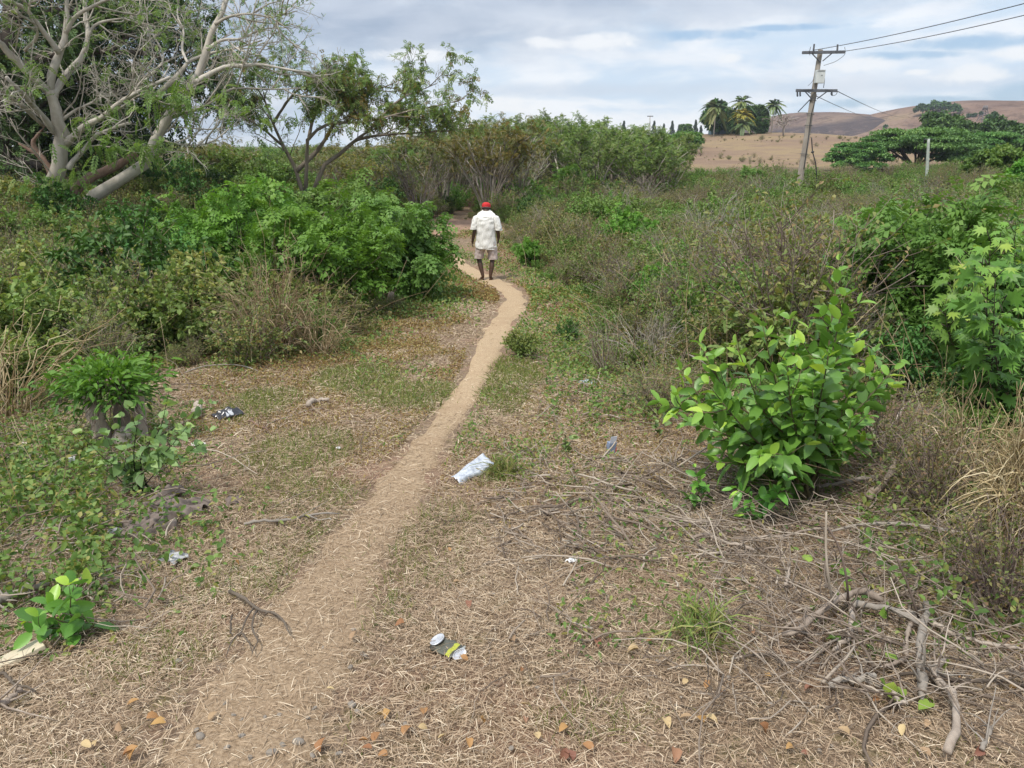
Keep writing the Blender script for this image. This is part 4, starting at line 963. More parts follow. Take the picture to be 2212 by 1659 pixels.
# upright grass: green patches and sparse dry blades
gg, gd = G(), G()
for y0, y1, dens in ((1.5, 4.2, 2000), (4.2, 8, 3000), (8, 12.5, 2200), (12.5, 24, 400)):
    x, y = band(y0, y1, dens); pd = pathd(x, y); gp = gpatch(x, y); m_ = vn(x+9, y+4, 1.1)
    pr = gp*.9+np.where(m_ > .58, .16, .025); k = (q.random(len(x)) < pr*np.where(pd < .9, .05, 1)) & inopen(x, y, .8); x, y, gp = x[k], y[k], gp[k]; n = len(x); s = np.clip(y*.2, .8, 2.0)
    P = np.column_stack([x, y, T(x, y)-.004]); D = rdir(n, 0, q)*.6+[0, 0, .75]
    leaves(gg, P, D, rdir(n, .2, q), (.03+.06*q.random(n))*(.7+.75*gp)*s**.4, .0042*s, BLADE, .25, np.clip(.1+.9*q.random(n)-.1*gp, 0, 1))
    x, y = band(y0, y1, dens*.3); k = (pathd(x, y) > 1.0) & inopen(x, y, 1.5) & (vn(x-3, y, 1.7) > .46); x, y = x[k], y[k]; n = len(x); s = np.clip(y*.2, .8, 2.0)
    leaves(gd, np.column_stack([x, y, T(x, y)-.004]), rdir(n, 0, q)*.8+[0, 0, .6], rdir(n, .2, q), (.04+.11*q.random(n)**2)*s**.3, .0032*s, BLADE, .45, q.random(n))
tag(gg.build('green_grass', M['grass']), 'short green grass in patches along the footpath', 'grass', kind='stuff')
tag(gd.build('dry_grass', M['straw']), 'thin upright dry grass blades over the open ground', 'grass', kind='stuff')
# low brown herbs and green ground weeds
gh, gw_ = G(), G()
for y0, y1, dens in ((3.2, 6, 2600), (6, 10, 2400), (10, 16, 1300), (16, 30, 400)):
    x, y = band(y0, y1, dens); pd = pathd(x, y); m_ = vn(x+2, y-7, 1.5)
    lf = x < pathx(y)
    pr = ss((m_-.36)/.2)*np.where(pd < 1.15, .0, 1)*np.where(lf, .95, .55)*ss((y-3.2)/2.5)
    k = (q.random(len(x)) < pr) & inopen(x, y, 1.0) & (gpatch(x, y) < .55); x, y = x[k], y[k]; n = len(x); s = np.clip(y*.12, .8, 2.0)
    P = np.column_stack([x, y, T(x, y)+.06*q.random(n)*np.clip(y/7, .6, 1.4)]); leaves(gh, P, rdir(n, .5, q), rdir(n, 1, q), (.018+.03*q.random(n))*s, .013*s, DIAM, .2, q.random(n))
    x, y = band(y0*.8, y1, dens*.5); pd = pathd(x, y); m_ = vn(x-5, y+3, 1.0); ed = np.clip(1-np.minimum(np.abs(x-redge(y)), np.abs(x-ledge(y)))/1.3, 0, 1)
    pr = np.clip(ss((m_-.55)/.15)*.6+ed*.95*ss((m_-.22)/.25), 0, 1)*np.where(pd < 1.2, 0, 1); pr = np.where((x < pathx(y)) & (x > ledge(y)+.7), pr*.35, pr)
    k = (q.random(len(x)) < pr) & (x > ledge(y)-2.0) & (x < redge(y)+2.0); x, y = x[k], y[k]; n = len(x); s = np.clip(y*.12, .8, 1.8)
    P = np.column_stack([x, y, T(x, y)+.1*q.random(n)**1.3*np.clip(y/7, .6, 1.5)]); leaves(gw_, P, rdir(n, .5, q), rdir(n, 1.4, q), (.025+.035*q.random(n))*s, .02*s, LANCE, .3, q.random(n))
# weedy ground at the left foot of the picture and right of the guava
for u0, u1, v0, v1, n in ((-60, 230, 1000, 1330, 4800), (-60, 330, 760, 1000, 5200), (1180, 1500, 700, 930, 6500), (2000, 2300, 800, 1150, 5000), (1850, 2230, 1000, 1400, 2400), (100, 480, 1120, 1300, 900)):
    a, b_, c_, d_ = at(u0, v1), at(u1, v1), at(u0, v0), at(u1, v0); f = q.random(n); g2 = q.random(n)
    x = (a[0]*(1-f)+b_[0]*f)*(1-g2)+(c_[0]*(1-f)+d_[0]*f)*g2; y = a[1]*(1-g2)+c_[1]*g2
    k = (vn(x, y+11, .3)+q.normal(size=n)*.08 > .42); x, y = x[k], y[k]; n = len(x)
    P = np.column_stack([x, y, T(x, y)+.2*q.random(n)**1.3*(.4+1.2*np.clip(vn(x*2, y*2, .5), 0, 1))]); s = .8+.6*q.random(n)
    leaves(gw_, P, rdir(n, .4, q), rdir(n, 1.4, q), .036*s, .022*s, LANCE, .3, q.random(n))
tag(gh.build('dry_herbs', M['herb']), 'low brown dried herbs carpeting the ground beside the path', 'ground cover', kind='stuff')
tag(gw_.build('ground_weeds', M['weed']), 'low green leafy weeds growing along the scrub edge', 'ground cover', kind='stuff')
# twig litter: cut sticks lying on the right hand ground, thin sticks elsewhere
gt = G()
def litter(n, u0, u1, v0, v1, L0, L1, r0, r1, hz, bias=None):
    a, b_, c_, d_ = at(u0, v1), at(u1, v1), at(u0, v0), at(u1, v0); f = q.random(n); g2 = q.random(n)
    x = (a[0]*(1-f)+b_[0]*f)*(1-g2)+(c_[0]*(1-f)+d_[0]*f)*g2; y = a[1]*(1-g2)+c_[1]*g2; k = pathd(x, y) > 1.1; x, y = x[k], y[k]; n = len(x)
    D = flat_dirs(n, .25); 
    if bias is not None: D = nrm(D*.75+np.array(bias)*np.sign((D*bias).sum(1, keepdims=True)))
    L = L0+(L1-L0)*q.random(n)**1.6; P = np.column_stack([x, y, T(x, y)+.006+hz*q.random(n)**2]); K = 5
    C = np.empty((n, K, 3)); C[:, 0] = P; d = nrm(D)
    for i in range(1, K):
        d = nrm(d+q.normal(size=(n, 3))*[.3, .3, .1]); C[:, i] = C[:, i-1]+d*(L/(K-1))[:, None]
    C[..., 2] = np.maximum(C[..., 2], T(C[..., 0], C[..., 1])+.003)
    tubes(gt, C, lin(K, 1, .55)[None]*(r0+(r1-r0)*q.random((n, 1))**2), 4)
litter(850, 1080, 1720, 985, 1230, .06, .34, .002, .0085, .05, (.4, -.2, 0))
litter(520, 1050, 2250, 1080, 1500, .05, .3, .0015, .006, .05)
litter(1500, 1500, 2300, 1000, 1580, .1, .5, .0013, .005, .14)
litter(80, 1560, 2260, 1040, 1560, .25, .7, .003, .009, .08)
litter(70, 1200, 1600, 1000, 1250, .2, .6, .004, .010, .05)
litter(200, 1400, 2250, 840, 1080, .2, .8, .0015, .006, .18)
litter(170, 200, 950, 830, 1150, .08, .4, .0015, .005, .02)
litter(380, -80, 360, 1000, 1420, .12, .45, .0015, .006, .12)
litter(200, 1150, 1480, 720, 960, .2, .7, .0015, .005, .1)
litter(160, -80, 420, 820, 1060, .2, .8, .0015, .006, .15)
litter(200, 300, 1900, 1250, 1640, .05, .22, .001, .003, .01)
tag(gt.build('twig_litter', M['twig']), 'loose sticks and twigs scattered over the dry ground', 'twigs', kind='stuff')
# tall thin dry stalks rising through the scrub on both sides
gk = G()
def stalks(n, y0, y1, xa, xb, h0, h1, r):
    xy = sample(n, y0, y1, xa, xb); n = len(xy); d = rdir(n, 1.3, q); h = h0+(h1-h0)*q.random(n); K = 6; C = np.empty((n, K, 3)); C[:, 0] = np.column_stack([xy, T(xy[:, 0], xy[:, 1])-.02])
    b_ = rdir(n, 0, q)*.16; b_[:, 2] = -.05
    for i in range(1, K): d = nrm(d+b_); C[:, i] = C[:, i-1]+d*(h/(K-1))[:, None]
    C[..., 2] = np.maximum(C[..., 2], T(C[..., 0], C[..., 1])+.01)
    tubes(gk, C, lin(K, r, r*.4)[None]*(.6+.8*q.random((n, 1))), 3)
stalks(1100, 6.0, 24, lambda y: fx(y)+.1, lambda y: .69*y+1, .6, 1.7, .005)
stalks(330, 7.5, 22, lambda y: -.69*y-1, lambda y: lx(y), .5, 1.4, .0045)
stalks(150, 24, 45, lambda y: fx(y), lambda y: .69*y+1, .8, 1.9, .007)
stalks(420, 3.2, 8, lambda y: redge(y)+.1, lambda y: .72*y+1, .3, .95, .003)
stalks(170, 3.0, 8, lambda y: -.72*y-.6, lambda y: ledge(y)-.1, .25, .8, .003)
tag(gk.build('dry_stalks', M['drygrass']), 'thin pale dead stalks standing up through the scrub', 'stalks', kind='stuff')
# ------------------------------------------------------------------ hand built near plants
q = np.random.default_rng(500)
def shootplant(name, base, tips, depth, label, leafL, leafW, tp, sm, fm, r0=.012, nsub=3, step=.055, cat='shrub', spread=.25, droop=.35, sub=.28, upb=.3, subskip=.35, t0=.3, pet=0.0, parts=('stems', 'leaves')):
    """plant whose stems run from the foot to the given tips; leaves stand in pairs along them"""
    gs, gf = G(), G(); b = np.asarray(base, float)
    for (u, v) in tips:
        d = depth+q.normal()*spread; tip = rel(PT(u, v, d), b); L = np.linalg.norm(tip); h = tip[2]
        mid = tip*[.35, .35, .55]+[0, 0, .12*L]; C = smoothline([q.normal(size=3)*[.03, .03, 0], mid*.55+q.normal(size=3)*.02, tip*.62+[0, 0, .1*L*(.3 if h > .6*L else 1)]+q.normal(size=3)*.02, tip], 14)
        tubes(gs, C, lin(14, r0, r0*.25)[None], 5); lines = [(C, .95)]
        for _ in range(nsub):
            S_ = sprout(C[None], 1, subskip, .95, 50, sub*.6, sub*1.2, 6, upb*.5, .12, .3, q)[0]; tubes(gs, S_, lin(6, r0*.4, r0*.18)[None], 4); lines.append((S_, .0))
        for C_, main in lines:
            Lc = np.sum(np.linalg.norm(np.diff(C_, axis=0), axis=1)); n = max(2, int(Lc*(1-t0*main)/step)); ts = np.linspace(t0 if main else .2, 1.0, n)
            i = np.minimum((ts*(len(C_)-1)).astype(int), len(C_)-2); f = (ts*(len(C_)-1)-i)[:, None]; p = C_[i]*(1-f)+C_[i+1]*f; tn = nrm(C_[i+1]-C_[i])
            side = nrm(np.cross(tn, rdir(1, .3, q))); alt = nrm(np.cross(tn, side)); w_ = np.where((np.arange(n) % 2)[:, None] == 0, side, alt)
            for sg in (1, -1):
                D = nrm(w_*sg+tn*(.35+.8*ts[:, None]**3)+rdir(n, .3, q)*.3); s = (.75+.4*q.random(n))*np.where(ts > .93, .75, 1)
                pp = p
                if pet: pp = p+D*pet*(.7+.5*q.random((n, 1)))+[0, 0, pet*.2]; tubes(gs, np.stack([p, pp], 1), .0035, 3)
                leaves(gf, pp, D if not pet else nrm(D*[1, 1, .2]+[0, -.25, -.2]), rdir(n, 1.8, q)+([0, -.9, 0] if pet else [0, 0, 0]), leafL*s, leafW*s, tp, droop*q.random(n)*1.3, np.clip(.12+.35*q.random(n)+.5*(ts > .88)*q.random(n)+.1*ts, 0, 1))
    e = empty(name, b, 0, label, cat); gs.build(parts[0], M[sm], parent=e); gf.build(parts[1], M[fm], parent=e); return e
bg_ = at(1735, 1085)
shootplant('guava_shrub', bg_, [(1812, 562), (1825, 640), (1790, 700), (1705, 690), (1648, 705), (1590, 745), (1512, 742), (1470, 800), (1425, 868), (1465, 905), (1530, 830), (1560, 870), (1620, 790), (1700, 790), (1790, 770), (1855, 730), (1890, 760), (1945, 782), (1900, 830), (1640, 985), (1560, 950), (1590, 1050), (1660, 1040), (1700, 960), (1850, 960), (1800, 930), (1660, 900), (1725, 750), (1870, 900), (1540, 1000), (1760, 860), (1680, 840), (1620, 880), (1830, 860)], bg_[1]+.12,
   'large leaved green guava shrub on the right with one upright leafy shoot', .132, .062, OVAL, 'stem', 'guava', r0=.011, nsub=5, step=.056, spread=.34, sub=.2)
bl_ = at(1640, 1125)
shootplant('guava_sapling', bl_, [(1600, 1060), (1565, 1120), (1660, 1075), (1610, 1130), (1690, 1060)], bl_[1], 'low leafy guava shoots at the foot of the large leaved shrub', .095, .042, OVAL, 'stem', 'guava', r0=.006, nsub=2, step=.05, spread=.08, sub=.12)
bl_ = at(1505, 1110)
shootplant('guava_sapling', bl_, [(1502, 1010), (1512, 1045), (1495, 1060)], bl_[1], 'slim single stemmed sapling left of the guava shrub', .075, .04, OVAL, 'stem', 'guava', r0=.005, nsub=1, step=.04, spread=.03, sub=.06)
bl_ = at(162, 1388)
shootplant('guava_sapling', bl_, [(160, 1262), (110, 1310), (70, 1365), (175, 1330), (130, 1340), (60, 1340)], bl_[1], 'young guava sapling with broad leaves by the left edge', .105, .058, OVAL, 'stem', 'guava', r0=.005, nsub=1, step=.05, spread=.05, sub=.1, t0=.35)
bl_ = at(195, 1370)
e_ = empty('sapling_sprig', bl_, 0, 'thin sprig topped by one big yellow green leaf', 'sprig'); gs, gf = G(), G()
tp_ = rel(PT(192, 1262, bl_[1]), bl_); tubes(gs, smoothline([(0, 0, 0), tp_*.5, tp_], 6), .0018, 4); leaves(gf, tp_[None], np.array([[.02, 0, 1.]]), np.array([[0, -1., .1]]), .075, .04, OVAL, -.05, .95); gs.build('stem', M['stem'], parent=e_); gf.build('leaf', M['lobed'], parent=e_)
bl_ = at(300, 1075)
shootplant('round_leaved_sapling', bl_, [(365, 845), (432, 872), (405, 920), (380, 985), (300, 905), (205, 905), (245, 985), (215, 1000), (430, 960), (330, 1000), (170, 935), (290, 1010)], bl_[1]-.05, 'sparse sapling with round grey green leaves in front of the stump', .062, .06, HEART, 'darktwig', 'roundleaf', r0=.005, nsub=2, step=.075, spread=.15, sub=.2, droop=.5, t0=.25)
for u, v, tips in ((1222, 985, [(1215, 935), (1240, 945), (1200, 960)]), (1350, 870, [(1340, 830), (1370, 840), (1325, 850)]), (1420, 945, [(1415, 905), (1440, 915)])):
    bl_ = at(u, v); shootplant('round_leaved_seedling', bl_, tips, bl_[1], {1222: 'small round leaved seedling beyond the bent silver scrap', 1350: 'round leaved seedling beside the clear plastic scrap', 1420: 'round leaved seedling left of the guava shrub foot'}[u], .05, .046, HEART, 'darktwig', 'roundleaf', r0=.003, nsub=1, step=.05, spread=.05, sub=.08, cat='seedling')
for u, v, lab in ((2110, 890, 'lobed leaf plant on a dark stem nearest the right edge'), (2075, 800, 'lobed leaf plant reaching left over the dark shrub'), (2200, 760, 'lobed leaf plant cut by the right edge of the picture')):
    bl_ = at(u, v+70); tips = {2110: [(2140, 525), (2150, 600), (2120, 700), (2090, 650), (2170, 680)], 2075: [(2050, 600), (2075, 560), (2040, 660), (2095, 590)], 2200: [(2205, 560), (2230, 620), (2190, 500), (2200, 700), (2240, 720)]}[u]
    shootplant('lobed_leaf_plant', bl_, tips, bl_[1]-.2, lab, .135, .135, LOBED, 'darktwig', 'lobed', r0=.008, nsub=3, step=.09, spread=.3, sub=.25, droop=.35, t0=.3, pet=.07, subskip=.5)

# leafy stump
bs = at(258, 960); e = empty('tree_stump', bs, .3, 'short thick cut stump crowned with bright green regrowth', 'stump')
gs, gf = G(), G()
for (dx, dy, h, r0, r1, lx_, ly_) in ((-.09, 0, .42, .065, .05, -.07, 0), (.15, .02, .5, .04, .03, .04, 0), (.02, .08, .42, .06, .045, .02, .05), (.03, -.07, .13, .08, .05, .04, -.02)):
    C = smoothline([(dx, dy, -.08), (dx+lx_*.4, dy, h*.5), (dx+lx_, dy+ly_, h)], 10); tubes(gs, C, lin(10, r0*1.15, r1)[None]*(1+.1*q.normal(size=(1, 10))), 11)
n = 1500; p = rdir(n, .3, q)*(q.random((n, 1))**.4)*[.33, .3, .15]*(1+.33*q.normal(size=(n, 1)))+[0, 0, .47]
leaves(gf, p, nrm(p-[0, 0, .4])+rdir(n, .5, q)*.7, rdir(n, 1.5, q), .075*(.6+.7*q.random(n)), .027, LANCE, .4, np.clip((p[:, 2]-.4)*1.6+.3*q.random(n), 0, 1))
gs.build('trunk', M['deadwood'], parent=e); gf.build('regrowth', M['bright'], parent=e)
gv = G(); Cv = stems_from_base(q, 70, .5, .42, 8, .2, .6); Cv[..., 2] = .5-Cv[..., 2]*.95; tubes(gv, Cv, lin(8, .003, .0015)[None].repeat(70, 0), 3); gv.build('dry_vines', M['twig'], parent=e)
# small broken stump at the foot of the dark feathery bush
bs2 = at(843, 668); gs = G(); tubes(gs, smoothline([(0, 0, -.05), (.01, 0, .1), (.03, .01, .3)], 8), lin(8, .07, .055)[None]*(1+.08*q.normal(size=(1, 8))), 9)
tag(gs.build('tree_stump', M['deadwood']), 'small grey stump under the dark feathery bush by the path', 'stump').location = bs2

# dry grass clumps
def clump(u, v, n, h, r, label, mat='drygrass', rr=.0035, arch=1.0, name='dry_grass_clump', blade=0, lean=(0, 0), cat='grass clump'):
    b = at(u, v); gs = G(); C = stems_from_base(q, n, h, r, 9, .14, .4); t_ = np.linspace(0, 1, 9)
    C[..., :2] += (np.array(lean)[None, None]*t_[None, :, None]**1.5); C[..., 2] -= (arch*h*.55*q.random(n))[:, None]*np.clip(t_-.45, 0, 1)[None]**1.6*2.0
    tubes(gs, C, lin(9, rr, rr*.35)[None]*(.6+.8*q.random((n, 1))), 3)
    if blade:
        p, tn, _ = along(C, blade, .05, .7, q); leaves(gs, p, tn*.6+rdir(len(p), .3, q)*.8, rdir(len(p), .5, q), .16+.2*q.random(len(p)), .006, BLADE, .7, q.random(len(p)))
    o = tag(gs.build(name, M[mat]), label, cat); o.location = b; return o
clump(600, 772, 190, 1.75, 1.1, 'tall arching dry grass clump left of the path', blade=2)
clump(690, 775, 70, 1.0, .7, 'thinner dry grass clump between the tall clump and the path', blade=2)
clump(2190, 1235, 260, 1.05, .3, 'upright brown dry grass clump at the right edge', rr=.004, blade=4, arch=.5)
clump(2065, 1085, 110, .85, .4, 'loose yellowish dry stalk clump between guava and right edge', blade=3)
clump(1312, 812, 80, .95, .5, 'reddish thin stemmed dry clump right of the path', 'twig', .003, blade=0, lean=(-.1, 0))
clump(1400, 790, 60, .8, .75, 'pale arching dry stalk clump left of the guava shrub', 'greytwig', .004)
clump(25, 905, 46, 1.25, .8, 'pale leaning dry canes at the left edge', 'drygrass', .006, lean=(.35, 0))
clump(2110, 480, 60, 2.3, 1.9, 'fan of long pale arching grass in the right scrub', 'drygrass', .009, lean=(.4, 0))
clump(1800, 505, 90, 1.2, 1.1, 'bleached drooping grass tuft in the scrub behind the dark shrub', 'greytwig', .006, arch=1.6)
clump(1085, 1030, 50, .16, .1, 'small green brown grass tuft behind the bent silver scrap', 'grass', .0016, blade=4, name='grass_tuft')
clump(1510, 1385, 46, .2, .14, 'small pale grass tuft on the straw below the stick pile', 'grass', .0015, blade=4, name='grass_tuft')
clump(1880, 545, 40, 1.4, 1.2, 'thin dead stalk fan at the back of the right scrub', 'drygrass', .006)

# ------------------------------------------------------------------ fallen branches
def z3(x, y): return 1474.6+x/3, 1105.9+y/3
def z6(x, y): return 1474.6+x/3, 537.6+y/3
def branch(pts, r0, r1, label, mat='deadwood', lift=0.0, name='fallen_branch', subs=()):
    """stick lying on the ground along photo points; lift raises its middle"""
    def line(pp, ra, rb, lf):
        W = np.array([at(u, v) for u, v in pp]); n = 18; C = smoothline(W, n); s = np.linspace(0, 1, n)
        C[:, 2] = T(C[:, 0], C[:, 1])+lin(n, ra, rb)*.8+.036+lf*np.sin(s*math.pi)+.01*np.sin(s*9+lf*7); return C+q.normal(size=C.shape)*ra*.22, lin(n, ra, rb)*(1+.13*q.normal(size=n))*np.where(np.arange(n) == n-1, .35, 1)
    g = G(); C, rr = line(pts, r0, r1, lift); o = C[0].copy(); tubes(g, C-o, rr[None], 7)
    for sp_ in subs: C2, r2 = line(sp_, r0*.55, r1*.5, lift*.6); tubes(g, C2-o, r2[None], 5)
    if r0 > .0065 and name == 'fallen_branch':
        tw = sprout((C-o)[None], 7, .15, .95, 45, .08, .3, 6, .02, .16, .3, q); tubes(g, tw, lin(6, min(r0, r1)*.38+.001, .0012)[None].repeat(7, 0), 4)
    ob = tag(g.build(name, M[mat]), label, 'branch'); ob.location = o; return ob
Z = lambda *p: [z3(x, y) for x, y in p]; Y6 = lambda *p: [z6(x, y) for x, y in p]
branch(Z((1690, 1660), (1750, 1450), (1720, 1300), (1640, 1190), (1600, 1150), (1680, 1030)), .016, .013, 'crooked branch running down to the lower right edge of the picture', lift=.02)
branch(Z((640, 890), (740, 910), (860, 800), (1000, 700), (1150, 640), (1300, 670)), .011, .017, 'arched thick branch at the top of the fallen branch pile', lift=.06, subs=[Z((640, 825), (760, 815), (900, 730), (1000, 670))])
branch(Z((1060, 680), (1180, 710), (1300, 730), (1430, 790), (1560, 830)), .015, .012, 'grey split branch crossing under the arched branch', 'greywood', .03)
branch(Z((1450, 770), (1600, 800), (1740, 850), (1960, 930), (2200, 965)), .011, .007, 'long thin branch reaching right from the branch pile')
branch(Z((1575, 680), (1530, 900), (1525, 1050), (1525, 1160), (1535, 1300)), .015, .015, 'straight grey stick lying toward the viewer in the branch pile', 'greywood', .02)
branch(Z((1460, 780), (1440, 920), (1420, 1040), (1290, 1085)), .011, .007, 'bent branch left of the straight grey stick')
branch(Z((1090, 700), (1080, 830), (1040, 930), (960, 990)), .013, .008, 'curved stub bending down from the arched branch', lift=.02)
branch(Z((940, 180), (1200, 180), (1440, 190), (1750, 240), (2030, 285)), .006, .016, 'long pale pole like branch above the branch pile', 'greywood', .05)
branch(Z((370, 240), (600, 240), (760, 205), (960, 180)), .005, .008, 'thin dark stick left of the long pale branch', lift=.03)
branch(Z((60, 230), (180, 220), (320, 260), (470, 325)), .008, .009, 'pale stick at the lower left of the guava shrub')
branch(Z((2230, 510), (2000, 570), (1800, 590), (1850, 720), (1945, 835)), .011, .008, 'dark angled branch by the right edge grass clump', 'brownbark', .08)
branch(Z((940, 1215), (1100, 1160), (1240, 1140)), .011, .011, 'short grey stick below the branch pile', 'greywood')
branch(Z((1390, 1140), (1700, 1190), (2000, 1190), (2230, 1222)), .007, .005, 'long thin brown stick across the lower branch pile', 'brownbark', .02)
branch(Z((660, 540), (675, 470), (682, 405)), .008, .007, 'short whitish stick standing out of the straw')
branch(Z((390, 1012), (600, 1015), (640, 1060), (800, 1055)), .006, .004, 'thin brown stick on the straw left of the pile', 'brownbark', subs=[Z((610, 1040), (560, 930), (530, 860))])
branch(Z((1340, 1240), (1390, 1300), (1440, 1340)), .009, .007, 'short pale stick below the green leaf sprig')
branch(Z((1925, 1615), (1955, 1550), (1985, 1490)), .007, .006, 'bleached splinter of wood near the lower right corner', 'greywood')
branch(Y6((1190, 1670), (1280, 1610), (1340, 1540), (1352, 1440), (1300, 1340), (1230, 1250), (1160, 1165)), .024, .011, 'thick pale crooked branch right of the guava shrub', lift=.05)
branch(Y6((580, 1650), (780, 1625), (900, 1600), (1100, 1570), (1260, 1540)), .009, .014, 'long grey branch in front of the guava shrub', 'greywood', .02)
branch(Y6((1400, 1535), (1500, 1510), (1590, 1512)), .017, .013, 'short thick branch end beside the crooked pale branch')
branch(Y6((1410, 878), (1500, 830), (1605, 780)), .017, .016, 'cut straight pale log under the dark feathery shrub', lift=.02)
branch(Y6((1335, 1215), (1420, 1120), (1500, 1050), (1580, 970), (1770, 888)), .010, .013, 'long bent pale branch right of the guava crown', lift=.1)
branch(Y6((1330, 1365), (1450, 1290), (1560, 1220), (1690, 1158)), .008, .006, 'thin straight pale branch below the bent one', lift=.04)
branch(Y6((1080, 960), (1230, 990), (1390, 1012)), .009, .009, 'short branch crossing behind the guava shrub', lift=.05)
branch(Y6((600, 1375), (690, 1270), (760, 1150), (820, 1000)), .008, .009, 'pale leaning stick across the front of the guava shrub', 'greywood', .25)
branch([(530, 1152), (590, 1145), (660, 1130), (735, 1128)], .009, .006, 'forked grey stick lying left of the path', 'greywood', subs=[[(650, 1132), (690, 1134), (720, 1142)]])
branch([(500, 1300), (528, 1318), (552, 1338), (585, 1350), (605, 1360), (632, 1398)], .009, .004, 'tangled root with forking ends at the path edge', 'brownbark', .015, 'root',
   subs=[[(552, 1338), (530, 1375), (515, 1400), (490, 1445)], [(556, 1340), (548, 1380), (560, 1410), (545, 1440)], [(575, 1345), (600, 1352), (618, 1372)], [(520, 1400), (535, 1405), (548, 1435)], [(505, 1350), (500, 1385), (506, 1400)]])
branch([(538, 921), (560, 930), (580, 941)], .008, .006, 'short brown stick left of the path near the black bag', 'redbark', subs=[[(540, 921), (560, 912), (578, 905)]])
branch([(570, 938), (610, 915), (650, 902), (700, 895)], .004, .003, 'thin straight stick beside the short brown stick')
branch([(1258, 907), (1290, 906), (1340, 916)], .008, .007, 'pale curved stick on the bare ground left of the guava')
branch([(1160, 915), (1200, 880), (1250, 850), (1290, 838)], .004, .003, 'thin curved stalk near the clear plastic scrap')
branch([(-30, 1352), (10, 1322), (50, 1300), (110, 1290)], .022, .015, 'grey weathered branch at the left edge behind the sapling', 'greywood')
branch([(150, 1312), (200, 1302), (250, 1275)], .008, .006, 'curved pale stick right behind the young guava sapling')
branch([(-25, 1562), (20, 1540), (55, 1522)], .013, .010, 'broken stick end at the lower left edge', 'deadwood')
branch([(5, 1478), (40, 1500), (82, 1522)], .006, .004, 'thin dark stick above the broken stick end', 'brownbark')
branch([(400, 815), (480, 802), (560, 812)], .006, .005, 'long bleached stick under the dry grass clump', 'greywood', .04)
branch([(1390, 790), (1450, 790), (1520, 822), (1560, 850)], .009, .007, 'bleached forked branch left of the guava', 'greywood', .15, subs=[[(1450, 790), (1500, 770), (1540, 740)]])
b_ = at(1795, 1335)
for i, (tops, lb) in enumerate((([(1785, 1105), (1784, 1180), (1790, 1250)], 'upright dark stem leaning over the stick pile'), ([(1790, 1140), (1815, 1190), (1830, 1260)], 'second upright brown stem beside the dark one'), ([(1935, 1200), (1960, 1260), (1980, 1320)], 'thin upright stem over the branch pile'))):
    g = G(); bb = at(*[(1805, 1338), (1832, 1330), (1988, 1345)][i]); C = smoothline([np.zeros(3)]+[rel(PT(u, v, bb[1]-.1+.02*j), bb) for j, (u, v) in enumerate(tops[::-1])], 10); tubes(g, C, lin(10, .006, .004)[None], 5)
    o = tag(g.build('dead_sapling', M['twig']), lb, 'stem'); o.location = bb
# leafy runners over the branch pile
for (pts, lab) in ((Z((1310, 1150), (1340, 1180), (1420, 1160), (1360, 1220), (1580, 1200), (1600, 1240)), 'sprig of round yellow green leaves on the lower branch pile'), (Z((990, 370), (1040, 420), (1050, 470), (1070, 520), (800, 320), (1140, 600), (1000, 830)), 'yellow green vine leaves on the upright stems'), (Z((1360, 960), (1470, 290), (1320, 660), (1720, 960), (600, 370)), 'scattered green vine leaves above the branch pile')):
    P = np.array([at(u, v, .05) for u, v in pts]); o_ = P[0].copy(); n = len(P); g, gs = G(), G(); leaves(g, P-o_, rdir(n, .2, q), rdir(n, 2, q), .05, .05, HEART, .2, .4+.6*q.random(n)); e = empty('vine_sprig', o_, 0, lab, 'sprig')
    tubes(gs, smoothline(P-o_-[0, 0, .01], 30), .0015, 4); gs.build('stem', M['stem'], parent=e); g.build('leaves', M['lobed'], parent=e)

# ------------------------------------------------------------------ small things on the ground
def obj_at(g, name, mat, u, v, label, cat, rz=0.0, dz=0.0, parent=None):
    o = tag(g.build(name, mat), label, cat); o.location = at(u, v)+[0, 0, dz]; o.rotation_euler = (0, 0, rz); return o
def sheet(W, L, nx_, ny_, hf, th=.002):
    """thin shell: top and bottom skins of a height function"""
    x = np.linspace(-.5, .5, nx_); y = np.linspace(-.5, .5, ny_); X_, Y_ = np.meshgrid(x, y); P = hf(X_, Y_); g = G(); n = nx_*ny_
    ii = (np.arange(ny_-1)[:, None]*nx_+np.arange(nx_-1)[None]).ravel(); F = np.stack([ii, ii+1, ii+nx_+1, ii+nx_], -1)
    V = np.concatenate([P.reshape(-1, 3), P.reshape(-1, 3)-[0, 0, th]]); E = list(range(nx_))+[nx_*(j+1)-1 for j in range(1, ny_)]+list(range(n-2, n-nx_-1, -1))+[nx_*j for j in range(ny_-2, 0, -1)]
    S_ = np.array([(E[i], E[i]+n, E[(i+1) % len(E)]+n, E[(i+1) % len(E)]) for i in range(len(E))])
    g.add(V, np.concatenate([F, F[:, ::-1]+n, S_]), .5); return g
